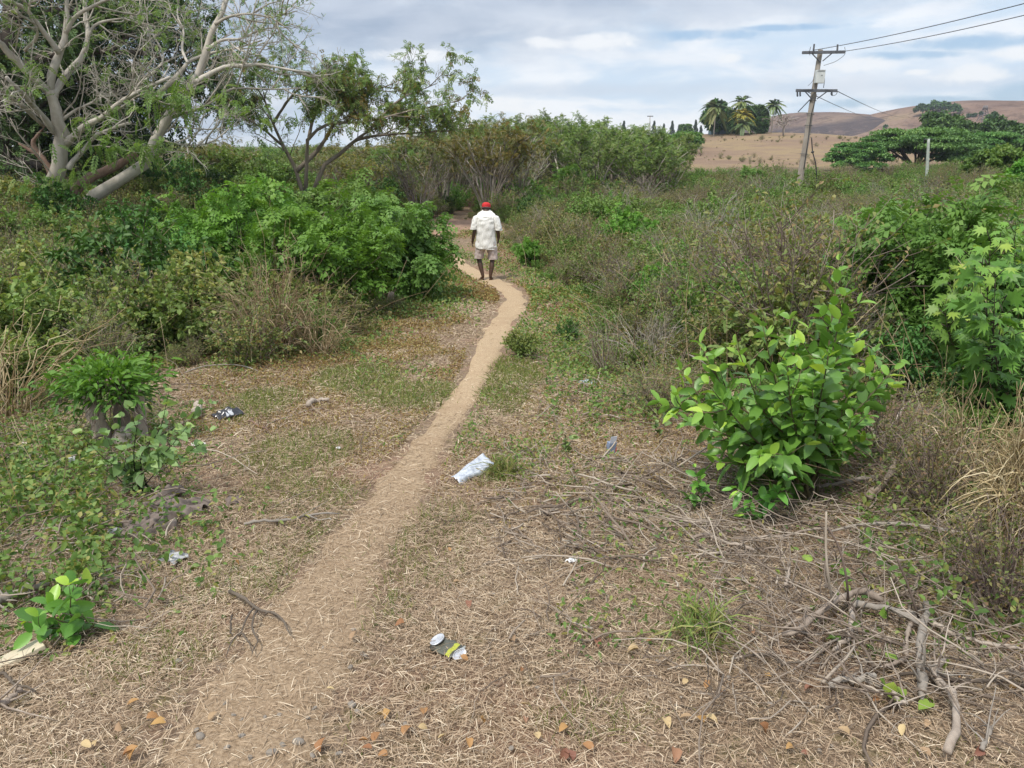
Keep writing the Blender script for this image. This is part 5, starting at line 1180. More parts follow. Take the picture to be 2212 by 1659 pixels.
# bent silver scrap: crumpled sheet with a folded lip
m, t, b = newmat('silver_sheet'); co = t.n('ShaderNodeTexCoord').outputs['Object']; n1 = t.noise(38, 5, .6, co); n2 = t.noise(9, 4, .5, co)
t.L.new(t.ramp(n1, [(.34, .37, .42), (.52, .55, .60), (.68, .70, .74)], [.35, .5, .68]), b.inputs['Base Color']); b.inputs['Metallic'].default_value = .25; b.inputs['Roughness'].default_value = .42
t.L.new(t.n('ShaderNodeBump', {'Strength': .5, 'Distance': .006, 'Height': t.math('ADD', n1, n2)}).outputs[0], b.inputs['Normal'])
a0, a1 = at(985, 1046), at(1052, 1018); pc = (a0+a1)/2; Ls = np.linalg.norm(a1-a0)*1.12
def hs(X_, Y_):
    w_ = .075+.05*(X_+.5)+.008*np.sin(X_*9); z = .028+.03*(X_+.5)+.007*np.sin(X_*11+Y_*5)-.5*np.maximum(-Y_-.38, 0)*.3+.004*np.sin(Y_*14+X_*3)
    return np.stack([X_*Ls, Y_*w_*1.05+.02*X_, z], -1)
tag(link('scrap_sheet', sheet(1, 1, 26, 14, hs).build('scrap_sheet', m, linkit=False)), 'bent silver sheet scrap lying beside the path', 'scrap')
o = bpy.data.objects['scrap_sheet']; o.location = pc+[0, 0, .015]; o.rotation_euler = (R(14), 0, math.atan2(a1[1]-a0[1], a1[0]-a0[0]))
# crushed can
m1, t, b = newmat('crushed_can'); co = t.n('ShaderNodeTexCoord').outputs['Object']; sx = t.n('ShaderNodeSeparateXYZ', {0: co}); n1 = t.noise(60, 5, .6, co)
c1 = t.ramp(t.math('ADD', sx.outputs[0], t.math('MULTIPLY', t.math('SUBTRACT', n1, .5), .01)), [(.05, .048, .036), (.12, .12, .09), (.48, .50, .06), (.07, .07, .06), (.5, .52, .5)], [.0, .008, .022, .04, .05])
nd = c1.node; nd.color_ramp.interpolation = 'CONSTANT'
mp = t.n('ShaderNodeMapRange', {0: sx.outputs[0], 1: -.075, 2: .075}).outputs[0]
for e_, p_ in zip(nd.color_ramp.elements, (0, .3, .62, .76, .86)): e_.position = p_
t.L.new(t.math('ADD', mp, t.math('MULTIPLY', t.math('SUBTRACT', n1, .5), .12)), nd.inputs[0]); t.L.new(c1, b.inputs['Base Color']); b.inputs['Roughness'].default_value = .4; b.inputs['Metallic'].default_value = .4
m2 = plain('can_metal', (.72, .73, .76), .35, .5, .3, 40)
a0 = at(967, 1412)+[0, 0, .014]; e = empty('crushed_can', a0, R(-32), 'flattened dark drink can with a yellow stripe on the straw', 'can')
g = G(); n = 20; a = np.arange(n)*2*math.pi/n; ring = []
for x_, s_ in ((-.058, .93), (-.05, 1.05), (-.02, .98), (.0, 1.05), (.02, .95), (.045, 1.03), (.06, .9)):
    ring.append(np.stack([np.full(n, x_)+.006*np.sin(a*2+x_*90), .042*s_*np.cos(a), .016+.014*s_*np.sin(a)+.004*np.sin(5*a+x_*200)], -1))
Rg = np.array(ring); k_ = len(ring); i = np.arange(k_-1)[:, None]*n; j = np.arange(n)[None]; j2 = (j+1) % n
g.add(Rg.reshape(-1, 3), np.stack([i+j, i+j2, i+n+j2, i+n+j], -1).reshape(-1, 4), .5); g.f.append(np.array([list(range(n))[::-1], [(k_-1)*n+q_ for q_ in range(n)]]))
g.build('can_body', m1, parent=e)
def disc(r, ax_, h=.004):
    g = G(); V = []; 
    for rr, z in ((r*.55, h*.2), (r*.86, h*.2), (r*.93, h), (r, h), (r, -h), (0.001, -h)): V.append(np.stack([rr*np.cos(a), rr*np.sin(a), np.full(n, z)], -1))
    V = np.array(V); i = np.arange(len(V)-1)[:, None]*n; g.add(V.reshape(-1, 3), np.stack([i+j, i+n+j, i+n+j2, i+j2], -1).reshape(-1, 4), .5); g.f.append(np.array([list(range(n))])); return g
o = disc(.029, 0).build('can_top', m2, parent=e); o.location = (-.052, .004, .036); o.rotation_euler = (R(12), R(-24), 0); o.scale = (.95, 1.1, 1)
o = disc(.026, 0).build('can_bottom', m2, parent=e); o.location = (.066, -.012, .02); o.rotation_euler = (R(20), R(48), 0); o.scale = (.8, 1.1, 1); e.scale = (1, 1.1, .72)
# cloth rag
m = plain('rag_cloth', (.22, .175, .15), .95, 0, .35, 30, .3)
pa, pb_, pc_ = at(275, 1165), at(425, 1108), at(345, 1128)
def hr(X_, Y_): 
    w_ = .17*(1-.45*X_)+.03*np.sin(X_*8)
    return np.stack([X_*np.linalg.norm(pb_-pa)*1.1+.05*np.sin(Y_*7), Y_*w_*1.25+.05*np.sin(X_*9)+.02*np.sin(X_*21), .012+.017*np.sin(Y_*22+X_*9+1.6*np.sin(X_*9))+.010*np.sin(X_*29+Y_*8)+.045*np.cos(X_*3)*np.cos(Y_*3)], -1)
o = tag(sheet(1, 1, 60, 40, hr, .004).build('rag', m), 'crumpled grey brown rag on the ground at the left', 'rag'); o.location = (pa+pb_)/2+[0, 0, .02]; o.rotation_euler = (0, 0, math.atan2(pb_[1]-pa[1], pb_[0]-pa[0]))
pa, pb_ = at(330, 1108), at(388, 1070)
def hr2(X_, Y_): return np.stack([X_*np.linalg.norm(pb_-pa), Y_*.13, .02+.02*np.sin(Y_*10+X_*6)+.02*np.cos(X_*3)*np.cos(Y_*3)], -1)
o = tag(sheet(1, 1, 26, 16, hr2, .004).build('rag', m), 'small piece of grey cloth just behind the larger rag', 'rag'); o.location = (pa+pb_)/2+[0, 0, .02]; o.rotation_euler = (0, 0, math.atan2(pb_[1]-pa[1], pb_[0]-pa[0]))
# black bag, white cup, papers, box, plastic, plank
m = plain('black_plastic', (.02, .02, .025), .25, 0, .3, 20, .3); m.node_tree.nodes['Principled BSDF'].inputs['Specular IOR Level'].default_value = .8
pa, pb_ = at(465, 910), at(521, 902); Lb = np.linalg.norm(pb_-pa)
def hb(X_, Y_): return np.stack([X_*Lb, Y_*.16, .012+.055*np.cos(X_*2.6)*np.cos(Y_*2.9)+.012*np.sin(X_*17+Y_*9)*np.cos(Y_*3)+.008*np.sin(Y_*21)], -1)
e = empty('plastic_bag', (pa+pb_)/2+[0, 0, .02], math.atan2(pb_[1]-pa[1], pb_[0]-pa[0]), 'shiny black plastic bag with a torn white patch', 'bag'); sheet(1, 1, 30, 18, hb, .006).build('bag_body', m, parent=e)
def hp(X_, Y_): return np.stack([X_*.06-.01, Y_*.04-.05, .055+.01*np.sin(X_*9+Y_*7)-.06*np.maximum(-Y_, 0)], -1)
sheet(1, 1, 12, 8, hp).build('white_patch', plain('white_plastic', (.7, .72, .76), .4, 0, .2, 40), parent=e)
mw = plain('white_paper', (.78, .78, .77), .7, 0, .15, 30)
e = empty('paper_cup', at(150, 1010), R(25), 'white paper cup lying in the weeds at the left', 'cup'); g = G(); n = 22; a = np.arange(n)*2*math.pi/n; V = []
for x_, r_ in ((-.045, .001), (-.045, .027), (.045, .036), (.047, .0375), (.045, .039), (.042, .034), (-.042, .025), (-.042, .001)): V.append(np.stack([np.full(n, x_), r_*np.cos(a), .036+r_*np.sin(a)], -1))
V = np.array(V); i = np.arange(len(V)-1)[:, None]*n; j = np.arange(n)[None]; j2 = (j+1) % n; g.add(V.reshape(-1, 3), np.stack([i+j, i+j2, i+n+j2, i+n+j], -1).reshape(-1, 4), .5); g.build('cup_body', mw, parent=e)
g = G(); 
for (x_, z_, w_) in ((-.012, .01, .012), (.004, .012, .008), (.012, -.006, .014), (-.004, -.012, .01)):
    th = np.linspace(-.28, .28, 5)*w_/.012+z_*20; V = np.array([(x_+dx, -.0322*math.cos(tt)-.001, .036+.0322*math.sin(tt)) for tt in th for dx in (-.002, .002)]); g.add(V, [(2*k, 2*k+1, 2*k+3, 2*k+2) for k in range(4)], .5)
g.build('printed_marks', plain('ink', (.06, .06, .08), .6), parent=e)
def crumple(u, v, s, mat, name, label, cat, hz=.5, seed=1):
    qq = np.random.default_rng(seed); ph = qq.random(6)*6.28
    def hf(X_, Y_): return np.stack([X_*s+.1*s*np.sin(Y_*9+ph[0]), Y_*s*.8+.08*s*np.sin(X_*8+ph[1]), .004+hz*s*(.35*np.cos(X_*3)*np.cos(Y_*3)+.18*np.sin(X_*12+ph[2])*np.sin(Y_*11+ph[3])+.1)], -1)
    return obj_at(sheet(1, 1, 14, 12, hf), name, mat, u, v, label, cat, qq.random()*6, .02)
crumple(428, 968, .085, mw, 'paper_scrap', 'crumpled white paper scrap beside the round leaved sapling', 'paper', seed=3)
crumple(52, 972, .09, plain('cream_paper', (.6, .54, .42), .8), 'paper_scrap', 'cream paper scrap in the weeds at the left edge', 'paper', seed=4)
crumple(732, 976, .035, mw, 'paper_scrap', 'small white paper scrap on the dry grass left of the path', 'paper', seed=5)
crumple(1270, 832, .2, plain('clear_plastic', (.5, .6, .62), .2, 0, .4, 30), 'plastic_scrap', 'pale blue clear plastic scrap in the weeds right of the path', 'plastic', .25, 6)
crumple(250, 1160, .07, plain('grey_plastic', (.42, .42, .43), .5), 'plastic_scrap', 'grey plastic scrap left of the large rag', 'plastic', .5, 7)
crumple(375, 1215, .12, plain('dark_plastic', (.12, .12, .13), .3, 0, .6, 30, 0, (.5, .5, .5)), 'plastic_scrap', 'dark and white plastic scrap among green weeds below the rag', 'plastic', .4, 8)
crumple(505, 1093, .11, plain('dull_cloth', (.17, .13, .11), .9), 'cloth_scrap', 'small dark cloth scrap right of the large rag', 'rag', .35, 9)
crumple(1235, 1225, .05, mw, 'paper_scrap', 'tiny white paper scrap on the straw below the stick pile', 'paper', seed=10)
e = empty('carton', at(1318, 978), R(20), 'small blue grey torn carton standing on the bare ground', 'carton')
def boxg(sx_, sy_, sz_, o=(0, 0, 0), sh=0.0):
    g = G(); V = np.array([(x, y, z) for z in (0, 1) for x, y in ((-.5, -.5), (.5, -.5), (.5, .5), (-.5, .5))], float)*[sx_, sy_, sz_]; V[4:, 0] += sh; g.add(V+o, [(3, 2, 1, 0), (4, 5, 6, 7), (0, 1, 5, 4), (1, 2, 6, 5), (2, 3, 7, 6), (3, 0, 4, 7)], .5); return g
def bevel(o, w_): md = o.modifiers.new('bevel', 'BEVEL'); md.width = w_; md.segments = 2; md.limit_method = 'ANGLE'; return o
bevel(boxg(.06, .045, .085, sh=.012).build('carton_body', plain('blue_grey_card', (.22, .27, .38), .6, 0, .3, 25), False, e), .003)
bevel(boxg(.05, .004, .05, (.008, -.02, .082), .01).build('torn_flap', plain('pale_card', (.55, .58, .66), .6), False, e), .001)
bevel(boxg(.012, .046, .035, (.037, 0, .01)).build('red_side', plain('red_card', (.45, .08, .04), .6), False, e), .001)
pa, pb_ = at(-40, 1460), at(98, 1412); e = tag(bevel(boxg(np.linalg.norm(pb_-pa), .085, .02).build('plank', plain('cream_board', (.60, .52, .37), .7, 0, .2, 8), False), .003), 'cream painted board end in the grass at the left edge', 'plank')
e.location = (pa+pb_)/2+[0, 0, .015]; e.rotation_euler = (R(-6), R(-7), math.atan2(pb_[1]-pa[1], pb_[0]-pa[0]))
branch([(665, 889), (685, 880), (712, 877)], .022, .018, 'short thick cream log left of the path', 'deadwood', .01, 'log')
branch([(428, 914), (429, 902), (431, 893)], .035, .03, 'stubby cut log end left of the black bag', 'deadwood', .01, 'log')

# stones
def stone(seed, s):
    q_ = np.random.default_rng(seed); bm = bmesh.new(); bmesh.ops.create_icosphere(bm, subdivisions=2, radius=1)
    k = q_.normal(size=(5, 3))
    for v_ in bm.verts:
        c = np.array(v_.co); r_ = 1+.16*np.sum([math.sin(c@kk*2.2+i) for i, kk in enumerate(k)])/2; v_.co = c*r_*[1, .75, .5]
    me = bpy.data.meshes.new('stone'); bm.to_mesh(me); bm.free(); return me
ms = plain('grey_stone', (.30, .26, .215), .9, 0, .4, 40, .3)
SM = [stone(i, 1) for i in range(5)]
for me_ in SM: me_.materials.append(ms)
def z1(x, y): return x/3, 1105.9+y/3
def z2(x, y): return 737.3+x/3, 1105.9+y/3
spos = [z1(*p) for p in ((1860, 445), (2095, 915), (1460, 1290), (1520, 1360), (1475, 1590), (1770, 1600), (1940, 1545), (2065, 1560), (1625, 1640), (1295, 1570), (1160, 1000), (1840, 1570), (2030, 1610))]+[z2(*p) for p in ((985, 575), (145, 975), (605, 1055), (1270, 1190), (1225, 1140), (300, 1325), (2050, 1005), (2165, 1310), (80, 790), (60, 1060), (1100, 1590))]+[z3(*p) for p in ((375, 1070), (290, 1120), (480, 1175), (560, 1280), (960, 1560), (880, 1590))]
spos += [(u, v) for u, v in zip(300+q.random(14)*600, 1540+q.random(14)*110)]
for i, (u, v) in enumerate(spos):
    p = at(u, v); o = link('stone', SM[i % 5]); tag(o, 'small grey stone lying in the straw near the viewer', 'stone', 'small stones in the foreground'); s = (.008+.012*q.random()**2); o.scale = (s, s, s); o.location = p+[0, 0, s*.3+.016]; o.rotation_euler = (q.normal()*.2, q.normal()*.2, q.random()*6)
# dead leaves
LM = {'orange': leafmat('orange_dead_leaf', [(.30, .15, .06), (.42, .24, .10)], .1, .6, objvar=.5, gain=1.0), 'tan': leafmat('tan_dead_leaf', [(.36, .245, .13), (.48, .35, .2)], .1, .6, objvar=.5, gain=1.0), 'red': leafmat('red_dead_leaf', [(.24, .11, .07), (.32, .17, .10)], .1, .6, objvar=.5, gain=1.0)}
LMs = {}
for c_ in LM:
    LMs[c_] = []
    for k in range(3):
        g = G(); leaves(g, np.array([[-.5, 0, .1]]), np.array([[1., 0, .25]]), np.array([[.1*k, .2, 1.]]), 1.0, .55+.1*k, OVAL, .25+.15*k, .5); g.v[0][:, 2] += .5*np.abs(g.v[0][:, 1])**1.2*(.6+.5*k); LMs[c_].append(g.build('dead_leaf', LM[c_], linkit=False))
lpos = [z1(*p) for p in ((870, 1295), (790, 1440), (1035, 1450), (580, 1580), (640, 1575), (2145, 1200), (1390, 1395), (475, 940), (1535, 375))]+[z2(*p) for p in ((85, 855), (830, 655), (700, 290), (750, 500), (380, 770), (1110, 880), (1660, 890), (1995, 900), (1885, 940), (800, 1010), (1165, 1075), (1190, 1320), (535, 1345), (300, 1380), (915, 1425), (1205, 1410), (230, 1510), (660, 1540), (1435, 1470), (530, 1460), (1595, 1580), (2160, 1640), (150, 1560), (430, 1490), (270, 1635), (1440, 1635), (830, 1560))]+[z3(*p) for p in ((285, 840), (1775, 1140), (810, 1195), (545, 1130), (240, 1220), (1030, 1490), (1420, 1475), (685, 1590), (1550, 1630), (20, 1410), (185, 1410), (1250, 1290), (2130, 1210), (1900, 1610), (780, 1640), (15, 1155), (440, 850))]
lpos += [(u, v) for u, v in zip(250+q.random(14)*1900, 1480+q.random(14)**.7*175)]
for i, (u, v) in enumerate(lpos):
    c_ = 'orange' if q.random() < .5 else 'tan' if q.random() < .65 else 'red'; o = link('dead_leaf', LMs[c_][int(q.random()*3)]); s = .022+.016*q.random()
    tag(o, {'orange': 'curled orange dead leaf lying on the dry grass', 'tan': 'curled tan dead leaf lying on the dry grass', 'red': 'curled reddish brown dead leaf lying on the dry grass'}[c_], 'leaf', {'orange': 'orange dead leaves', 'tan': 'tan dead leaves', 'red': 'reddish dead leaves'}[c_])
    o.location = at(u, v)+[0, 0, .03]; o.scale = (s*1.3, s*1.3, s*1.3); o.rotation_euler = (q.normal()*.35, q.normal()*.35, q.random()*6.28)
# ------------------------------------------------------------------ the walking man
mp_ = at(1051, 606); HS = 1.0
man = empty('person', mp_, R(-4), 'man in white short sleeved shirt, pale shorts and red cap walking away', 'person')
def skinmesh(V, E, rad, sub=2):
    me = bpy.data.meshes.new('body'); me.from_pydata(V, E, []); o = bpy.data.objects.new('tmp', me); COL.objects.link(o)
    sk = o.modifiers.new('skin', 'SKIN'); sk.use_smooth_shade = True
    for d, r_ in zip(me.skin_vertices[0].data, rad): d.radius = r_ if not np.isscalar(r_) else (r_, r_)
    me.skin_vertices[0].data[0].use_root = True
    sb = o.modifiers.new('sub', 'SUBSURF'); sb.levels = sub; sb.render_levels = sub
    dg = bpy.context.evaluated_depsgraph_get(); m2 = bpy.data.meshes.new_from_object(o.evaluated_get(dg)); bpy.data.objects.remove(o); return m2
skin = plain('dark_skin', (.085, .045, .028), .5, 0, .25, 20)
V = [(0, 0, .93), (0, -.01, 1.12), (0, .0, 1.32), (0, .03, 1.46), (0, .065, 1.54), (0, .1, 1.6), (0, .115, 1.66), (0, .115, 1.70),
 (-.17, .01, 1.44), (-.215, -.02, 1.30), (-.255, -.035, 1.13), (-.29, .01, 1.0), (-.315, .05, .885), (-.325, .065, .83),
 (.17, .01, 1.44), (.225, -.01, 1.30), (.27, -.02, 1.12), (.275, .06, 1.0), (.265, .15, .92), (.26, .19, .875),
 (-.105, 0, .86), (-.15, .03, .68), (-.175, .045, .50), (-.135, -.0, .33), (-.075, -.04, .1), (-.10, .02, .045), (-.15, .12, .03),
 (.115, 0, .86), (.13, .02, .68), (.14, .02, .50), (.125, -.035, .33), (.095, -.07, .1), (.105, .0, .045), (.125, .11, .03)]
E = [(0, 1), (1, 2), (2, 3), (3, 4), (4, 5), (5, 6), (6, 7), (3, 8), (8, 9), (9, 10), (10, 11), (11, 12), (12, 13), (3, 14), (14, 15), (15, 16), (16, 17), (17, 18), (18, 19),
 (0, 20), (20, 21), (21, 22), (22, 23), (23, 24), (24, 25), (25, 26), (0, 27), (27, 28), (28, 29), (29, 30), (30, 31), (31, 32), (32, 33)]
rad = [(.155, .12), (.16, .13), (.17, .12), (.11, .09), .062, .078, .085, .07,
 .062, .056, .046, .044, .03, (.034, .02), .062, .056, .046, .044, .03, (.034, .02),
 .095, .082, .06, .062, .037, .038, .03, .095, .082, .06, .062, .037, .038, .03]
bm_ = skinmesh(V, E, rad)
body = link('body', bm_, man); bm_.materials.clear(); bm_.materials.append(skin)
# fingers, ears and nose join the body surface
g = G()
for hand, (dx, dy, dz) in (((-.325, .065, .83), (.0, .25, -1)), ((.26, .19, .875), (-.25, .8, -.7))):
    d = nrm(np.array([dx, dy, dz])); side = nrm(np.cross(d, [1., .2, 0])); cur = np.array([-np.sign(hand[0])*.5, .3, 0])
    for i, L in enumerate((.062, .07, .066, .052)):
        b0_ = np.array(hand)+side*(i-1.5)*.016+d*.01; tubes(g, smoothline([b0_, b0_+d*L*.55, b0_+d*L*.85+cur*.016, b0_+d*L+cur*.034], 7), lin(7, .0095, .0065)[None], 6)
    b0_ = np.array(hand)+side*-.03-d*.02; tubes(g, smoothline([b0_, b0_+side*-.014+d*.02, b0_+side*-.012+d*.048+cur*.01], 6), lin(6, .011, .0075)[None], 6)
for sg in (-1, 1): tubes(g, smoothline([(sg*.083, .1, 1.675), (sg*.098, .085, 1.655), (sg*.096, .088, 1.625), (sg*.08, .1, 1.605)], 8), .011, 6)
tubes(g, smoothline([(0, .195, 1.67), (0, .222, 1.64), (0, .205, 1.625)], 6), lin(6, .012, .018)[None], 7)
for sg in (-1, 1): tubes(g, smoothline([(sg*.03-.012, .188, 1.668), (sg*.03, .198, 1.668), (sg*.03+.012, .188, 1.668)], 5), .008, 6)
tubes(g, smoothline([(-.028, .185, 1.592), (0, .197, 1.59), (.028, .185, 1.592)], 6), .009, 6)
fm_ = g.build('fingers', skin, linkit=False); b_ = bmesh.new(); b_.from_mesh(bm_); b_.from_mesh(fm_); b_.to_mesh(bm_); b_.free()
for p in bm_.polygons: p.use_smooth = True
def loft(rings, n=44, fold=0.0, seed=1, cap=False):
    """rings: centre, rx, ry, tilt about x"""
    q_ = np.random.default_rng(seed); a = np.arange(n)*2*math.pi/n; P = np.array([np.r_[c, rx, ry, tl] for c, rx, ry, tl in rings]); P = smoothline(P, len(rings)*6); V = []; ph = q_.random(8)*6.28
    for i, (x, y, z, rx, ry, tl) in enumerate(P):
        f = fold*(np.sin(a*5+i*.33+ph[0])+.8*np.sin(a*9-i*.55+ph[1])+.7*np.sin(a*3+i*.8+ph[2])+.6*np.sin(i*1.05+ph[3]+2*np.sin(a*2)))
        X_ = (rx+f)*np.cos(a); Y_ = (ry+f)*np.sin(a); V.append(np.stack([x+X_, y+Y_*math.cos(tl), z+Y_*math.sin(tl)], -1))
    V = np.array(V); k = len(V); g = G(); i = np.arange(k-1)[:, None]*n; j = np.arange(n)[None]; j2 = (j+1) % n
    g.add(V.reshape(-1, 3), np.stack([i+j, i+j2, i+n+j2, i+n+j], -1).reshape(-1, 4), .5); return g
m, t, b = newmat('white_shirt'); co = t.n('ShaderNodeTexCoord').outputs['Object']; n1 = t.noise(7, 5, .6, t.n('ShaderNodeMapping', {'Vector': co, 'Scale': (1.5, 1.5, 1)}).outputs[0], 1.4); wv = t.n('ShaderNodeTexWave', {'Scale': 9.0, 'Distortion': 9.0, 'Detail': 3.0}, bands_direction='X'); t.L.new(co, wv.inputs['Vector'])
t.L.new(t.ramp(wv.outputs['Fac'], [(.64, .62, .57), (.72, .70, .65), (.76, .74, .70)], [.1, .4, .8]), b.inputs['Base Color']); b.inputs['Roughness'].default_value = .9
t.L.new(t.n('ShaderNodeBump', {'Strength': .6, 'Distance': .012, 'Height': t.math('ADD', n1, t.math('MULTIPLY', wv.outputs['Fac'], .35))}).outputs[0], b.inputs['Normal']); shirtm = m
g = loft([((0, -.005, .73), .225, .17, .05), ((-.005, -.012, .8), .23, .178, .1), ((0, -.01, .95), .212, .168, .08), ((0, -.01, 1.12), .205, .165, 0), ((0, -.01, 1.28), .213, .158, 0), ((0, .0, 1.38), .218, .15, 0), ((0, .01, 1.455), .212, .14, .1), ((0, .025, 1.515), .17, .125, .2), ((0, .05, 1.56), .10, .098, .3), ((0, .055, 1.575), .08, .08, .3)], 56, .0045, 3)
g2 = loft([((-.11, .015, 1.475), .08, .085, 0), ((-.175, .01, 1.44), .094, .094, 0), ((-.215, -.015, 1.33), .085, .09, 0), ((-.24, -.028, 1.24), .08, .086, 0), ((-.255, -.035, 1.165), .078, .084, 0)], 26, .003, 4)
g3 = loft([((.11, .015, 1.475), .08, .085, 0), ((.175, .01, 1.44), .094, .094, 0), ((.225, -.01, 1.33), .085, .09, 0), ((.255, -.018, 1.23), .08, .086, 0), ((.272, -.02, 1.145), .078, .084, 0)], 26, .003, 5)
g4 = loft([((0, .052, 1.55), .104, .102, .3), ((0, .06, 1.575), .096, .094, .3), ((0, .066, 1.588), .082, .08, .3)], 26, 0, 6)
gg_ = G()
for x_ in (g, g2, g3): gg_.v += x_.v; gg_.r += x_.r; gg_.f += [f+gg_.n for f in x_.f]; gg_.n += x_.n
for v_ in gg_.v: v_[:, 0] *= 1.06
sh = gg_.build('shirt', shirtm, parent=man); g4.build('collar', shirtm, parent=sh)
m = plain('pale_shorts', (.56, .46, .42), .9, 0, .22, 14, .3)
ga = loft([((-.012, -.005, .95), .2, .15, 0), ((-.07, -.005, .87), .15, .15, 0), ((-.125, .012, .74), .118, .135, 0), ((-.155, .025, .62), .105, .125, 0), ((-.17, .035, .505), .108, .122, 0)], 36, .004, 7)
gb = loft([((.012, -.005, .95), .2, .15, 0), ((.075, -.005, .87), .15, .15, 0), ((.125, .01, .74), .12, .135, 0), ((.14, .015, .62), .11, .125, 0), ((.148, .02, .49), .115, .124, 0)], 36, .004, 8)
gc = G()
for x_ in (ga, gb): gc.v += x_.v; gc.r += x_.r; gc.f += [f+gc.n for f in x_.f]; gc.n += x_.n
gc.build('shorts', m, parent=man)
mr = plain('red_cap', (.62, .02, .022), .75, 0, .25, 40)
gcap = loft([((0, .105, 1.632), .099, .112, -.25), ((0, .107, 1.665), .101, .114, -.25), ((0, .11, 1.70), .096, .108, -.25), ((0, .112, 1.728), .078, .088, -.25), ((0, .113, 1.744), .045, .05, -.25), ((0, .113, 1.748), .004, .004, -.25)], 30)
cp = gcap.build('cap', mr, parent=man)
V = []; 
for k in range(13):
    a = -1.0+2.0*k/12; V += [(.1*math.sin(a), .105+.11*math.cos(a), 1.64), (.085*math.sin(a), .115+.19*math.cos(a), 1.612)]
g = G(); V = np.array(V); V = np.concatenate([V, V-[0, 0, .006]]); F = [(2*k, 2*k+1, 2*k+3, 2*k+2) for k in range(12)]; F += [(a+26, d+26, c+26, b_+26) for a, b_, c, d in F]; F += [(2*k+1, 2*k+27, 2*k+29, 2*k+3) for k in range(12)]; g.add(V, F, .5); g.build('visor', mr, parent=cp)
g = loft([((0, .1, 1.622), .1, .113, -.25), ((0, .102, 1.632), .102, .115, -.25)], 30); g.build('cap_strap', plain('grey_strap', (.22, .2, .19), .8), parent=cp)
ml = plain('brown_sandal', (.11, .055, .03), .7)
for sg, (hx, hy), (tx, ty) in ((-1, (-.07, -.075), (-.17, .145)), (1, (.093, -.105), (.13, .14))):
    d = np.array([tx-hx, ty-hy]); L = np.hypot(*d); dn = d/L; sd_ = np.array([dn[1], -dn[0]]); V = []
    prof = [(0, .022), (.06, .036), (.3, .036), (.6, .044), (.85, .04), (1, .016)]
    for z in (0.002, .02): 
        V += [(hx+dn[0]*L*s+sd_[0]*w_*e_, hy+dn[1]*L*s+sd_[1]*w_*e_, z) for s, w_ in prof for e_ in (-1, 1)]
    n_ = len(prof)*2; F = [(2*i+n_, 2*i+1+n_, 2*i+3+n_, 2*i+2+n_) for i in range(5)]+[(2*i, 2*i+2, 2*i+3, 2*i+1) for i in range(5)]+[(2*i, 2*i+n_, 2*i+2+n_, 2*i+2) for i in range(5)]+[(2*i+1, 2*i+3, 2*i+3+n_, 2*i+1+n_) for i in range(5)]+[(0, 1, 1+n_, n_), (n_-2, 2*n_-2, 2*n_-1, n_-1)]
    g = G(); g.add(V, F, .5); so_ = g.build('sandal', ml, False, man); g = G()
    for s in (.62, .3):
        c = np.array([hx, hy])+d*s; tubes(g, smoothline([(c[0]-sd_[0]*.042, c[1]-sd_[1]*.042, .015), (c[0], c[1], .075 if s < .5 else .062), (c[0]+sd_[0]*.042, c[1]+sd_[1]*.042, .015)], 9), .009, 6)
    c = np.array([hx, hy]); tubes(g, smoothline([(c[0]-sd_[0]*.03+dn[0]*.05, c[1]-sd_[1]*.03+dn[1]*.05, .03), (c[0]-dn[0]*.012, c[1]-dn[1]*.012, .06), (c[0]+sd_[0]*.03+dn[0]*.05, c[1]+sd_[1]*.03+dn[1]*.05, .03)], 9), .008, 6)
    g.build('straps', ml, True, so_)
man.scale = (1.0, 1.0, 1.0)

# ------------------------------------------------------------------ utility poles and wires
DP = 45.0
def z5(x, y): return 1659+x/5.4, 76.8+y/5.4
Pz = lambda x, y, d=DP: PT(*z5(x, y), d)
top, bot = Pz(613, 165), Pz(392, 1560); dirp = (bot-top)/np.linalg.norm(bot-top); s = (float(T(bot[0], bot[1]))-.3-top[2])/dirp[2]; bot = top+dirp*s
base = np.array([bot[0], bot[1], float(T(bot[0], bot[1]))]); pole = empty('utility_pole', base, 0, 'leaning weathered wooden utility pole with two crossarms and a white box', 'utility pole')
r_ = lambda p: rel(p, base)
wood = M['greywood']; dkwood = plain('dark_timber', (.13, .135, .15), .8, 0, .35, 9, .2); steel = plain('dark_steel', (.1, .105, .115), .5, .5, .3, 20); black = plain('black_cable', (.015, .015, .017), .5)
g = G(); tubes(g, smoothline([r_(bot), r_((top+bot)/2), r_(top)], 20), lin(20, .185, .13)[None], 8); g.build('shaft', wood, False, pole)
def bar(a, b_, w_, h_, dy=0.0):
    a, b_ = r_(a)+[0, dy, 0], r_(b_)+[0, dy, 0]; d = nrm(b_-a); u = nrm(np.cross(d, [0, 1., 0])); y = np.cross(u, d); g = G()
    V = [p+u*sx_*h_/2+y*sy_*w_/2 for p in (a, b_) for sx_, sy_ in ((-1, -1), (1, -1), (1, 1), (-1, 1))]; g.add(V, [(0, 1, 2, 3), (7, 6, 5, 4), (0, 4, 5, 1), (1, 5, 6, 2), (2, 6, 7, 3), (3, 7, 4, 0)], .5); return g
FR = -.27
for a, b_ in ((Pz(378, 206), Pz(872, 198)), (Pz(306, 645), Pz(783, 647))): bevel(bar(a, b_, .12, .145, FR).build('crossarm', dkwood, False, pole), .01)
for a, b_ in ((Pz(490, 205), Pz(598, 320)), (Pz(738, 205), Pz(622, 302)), (Pz(418, 655), Pz(497, 742)), (Pz(668, 660), Pz(556, 742))): bar(a, b_, .03, .05, FR+.085).build('brace', steel, False, pole)
for a, b_ in ((Pz(512, 108), Pz(500, 215)), (Pz(783, 112), Pz(776, 220))): 
    g = bar(a, b_, .07, .07, FR-.07); g.build('insulator_post', dkwood, False, pole)
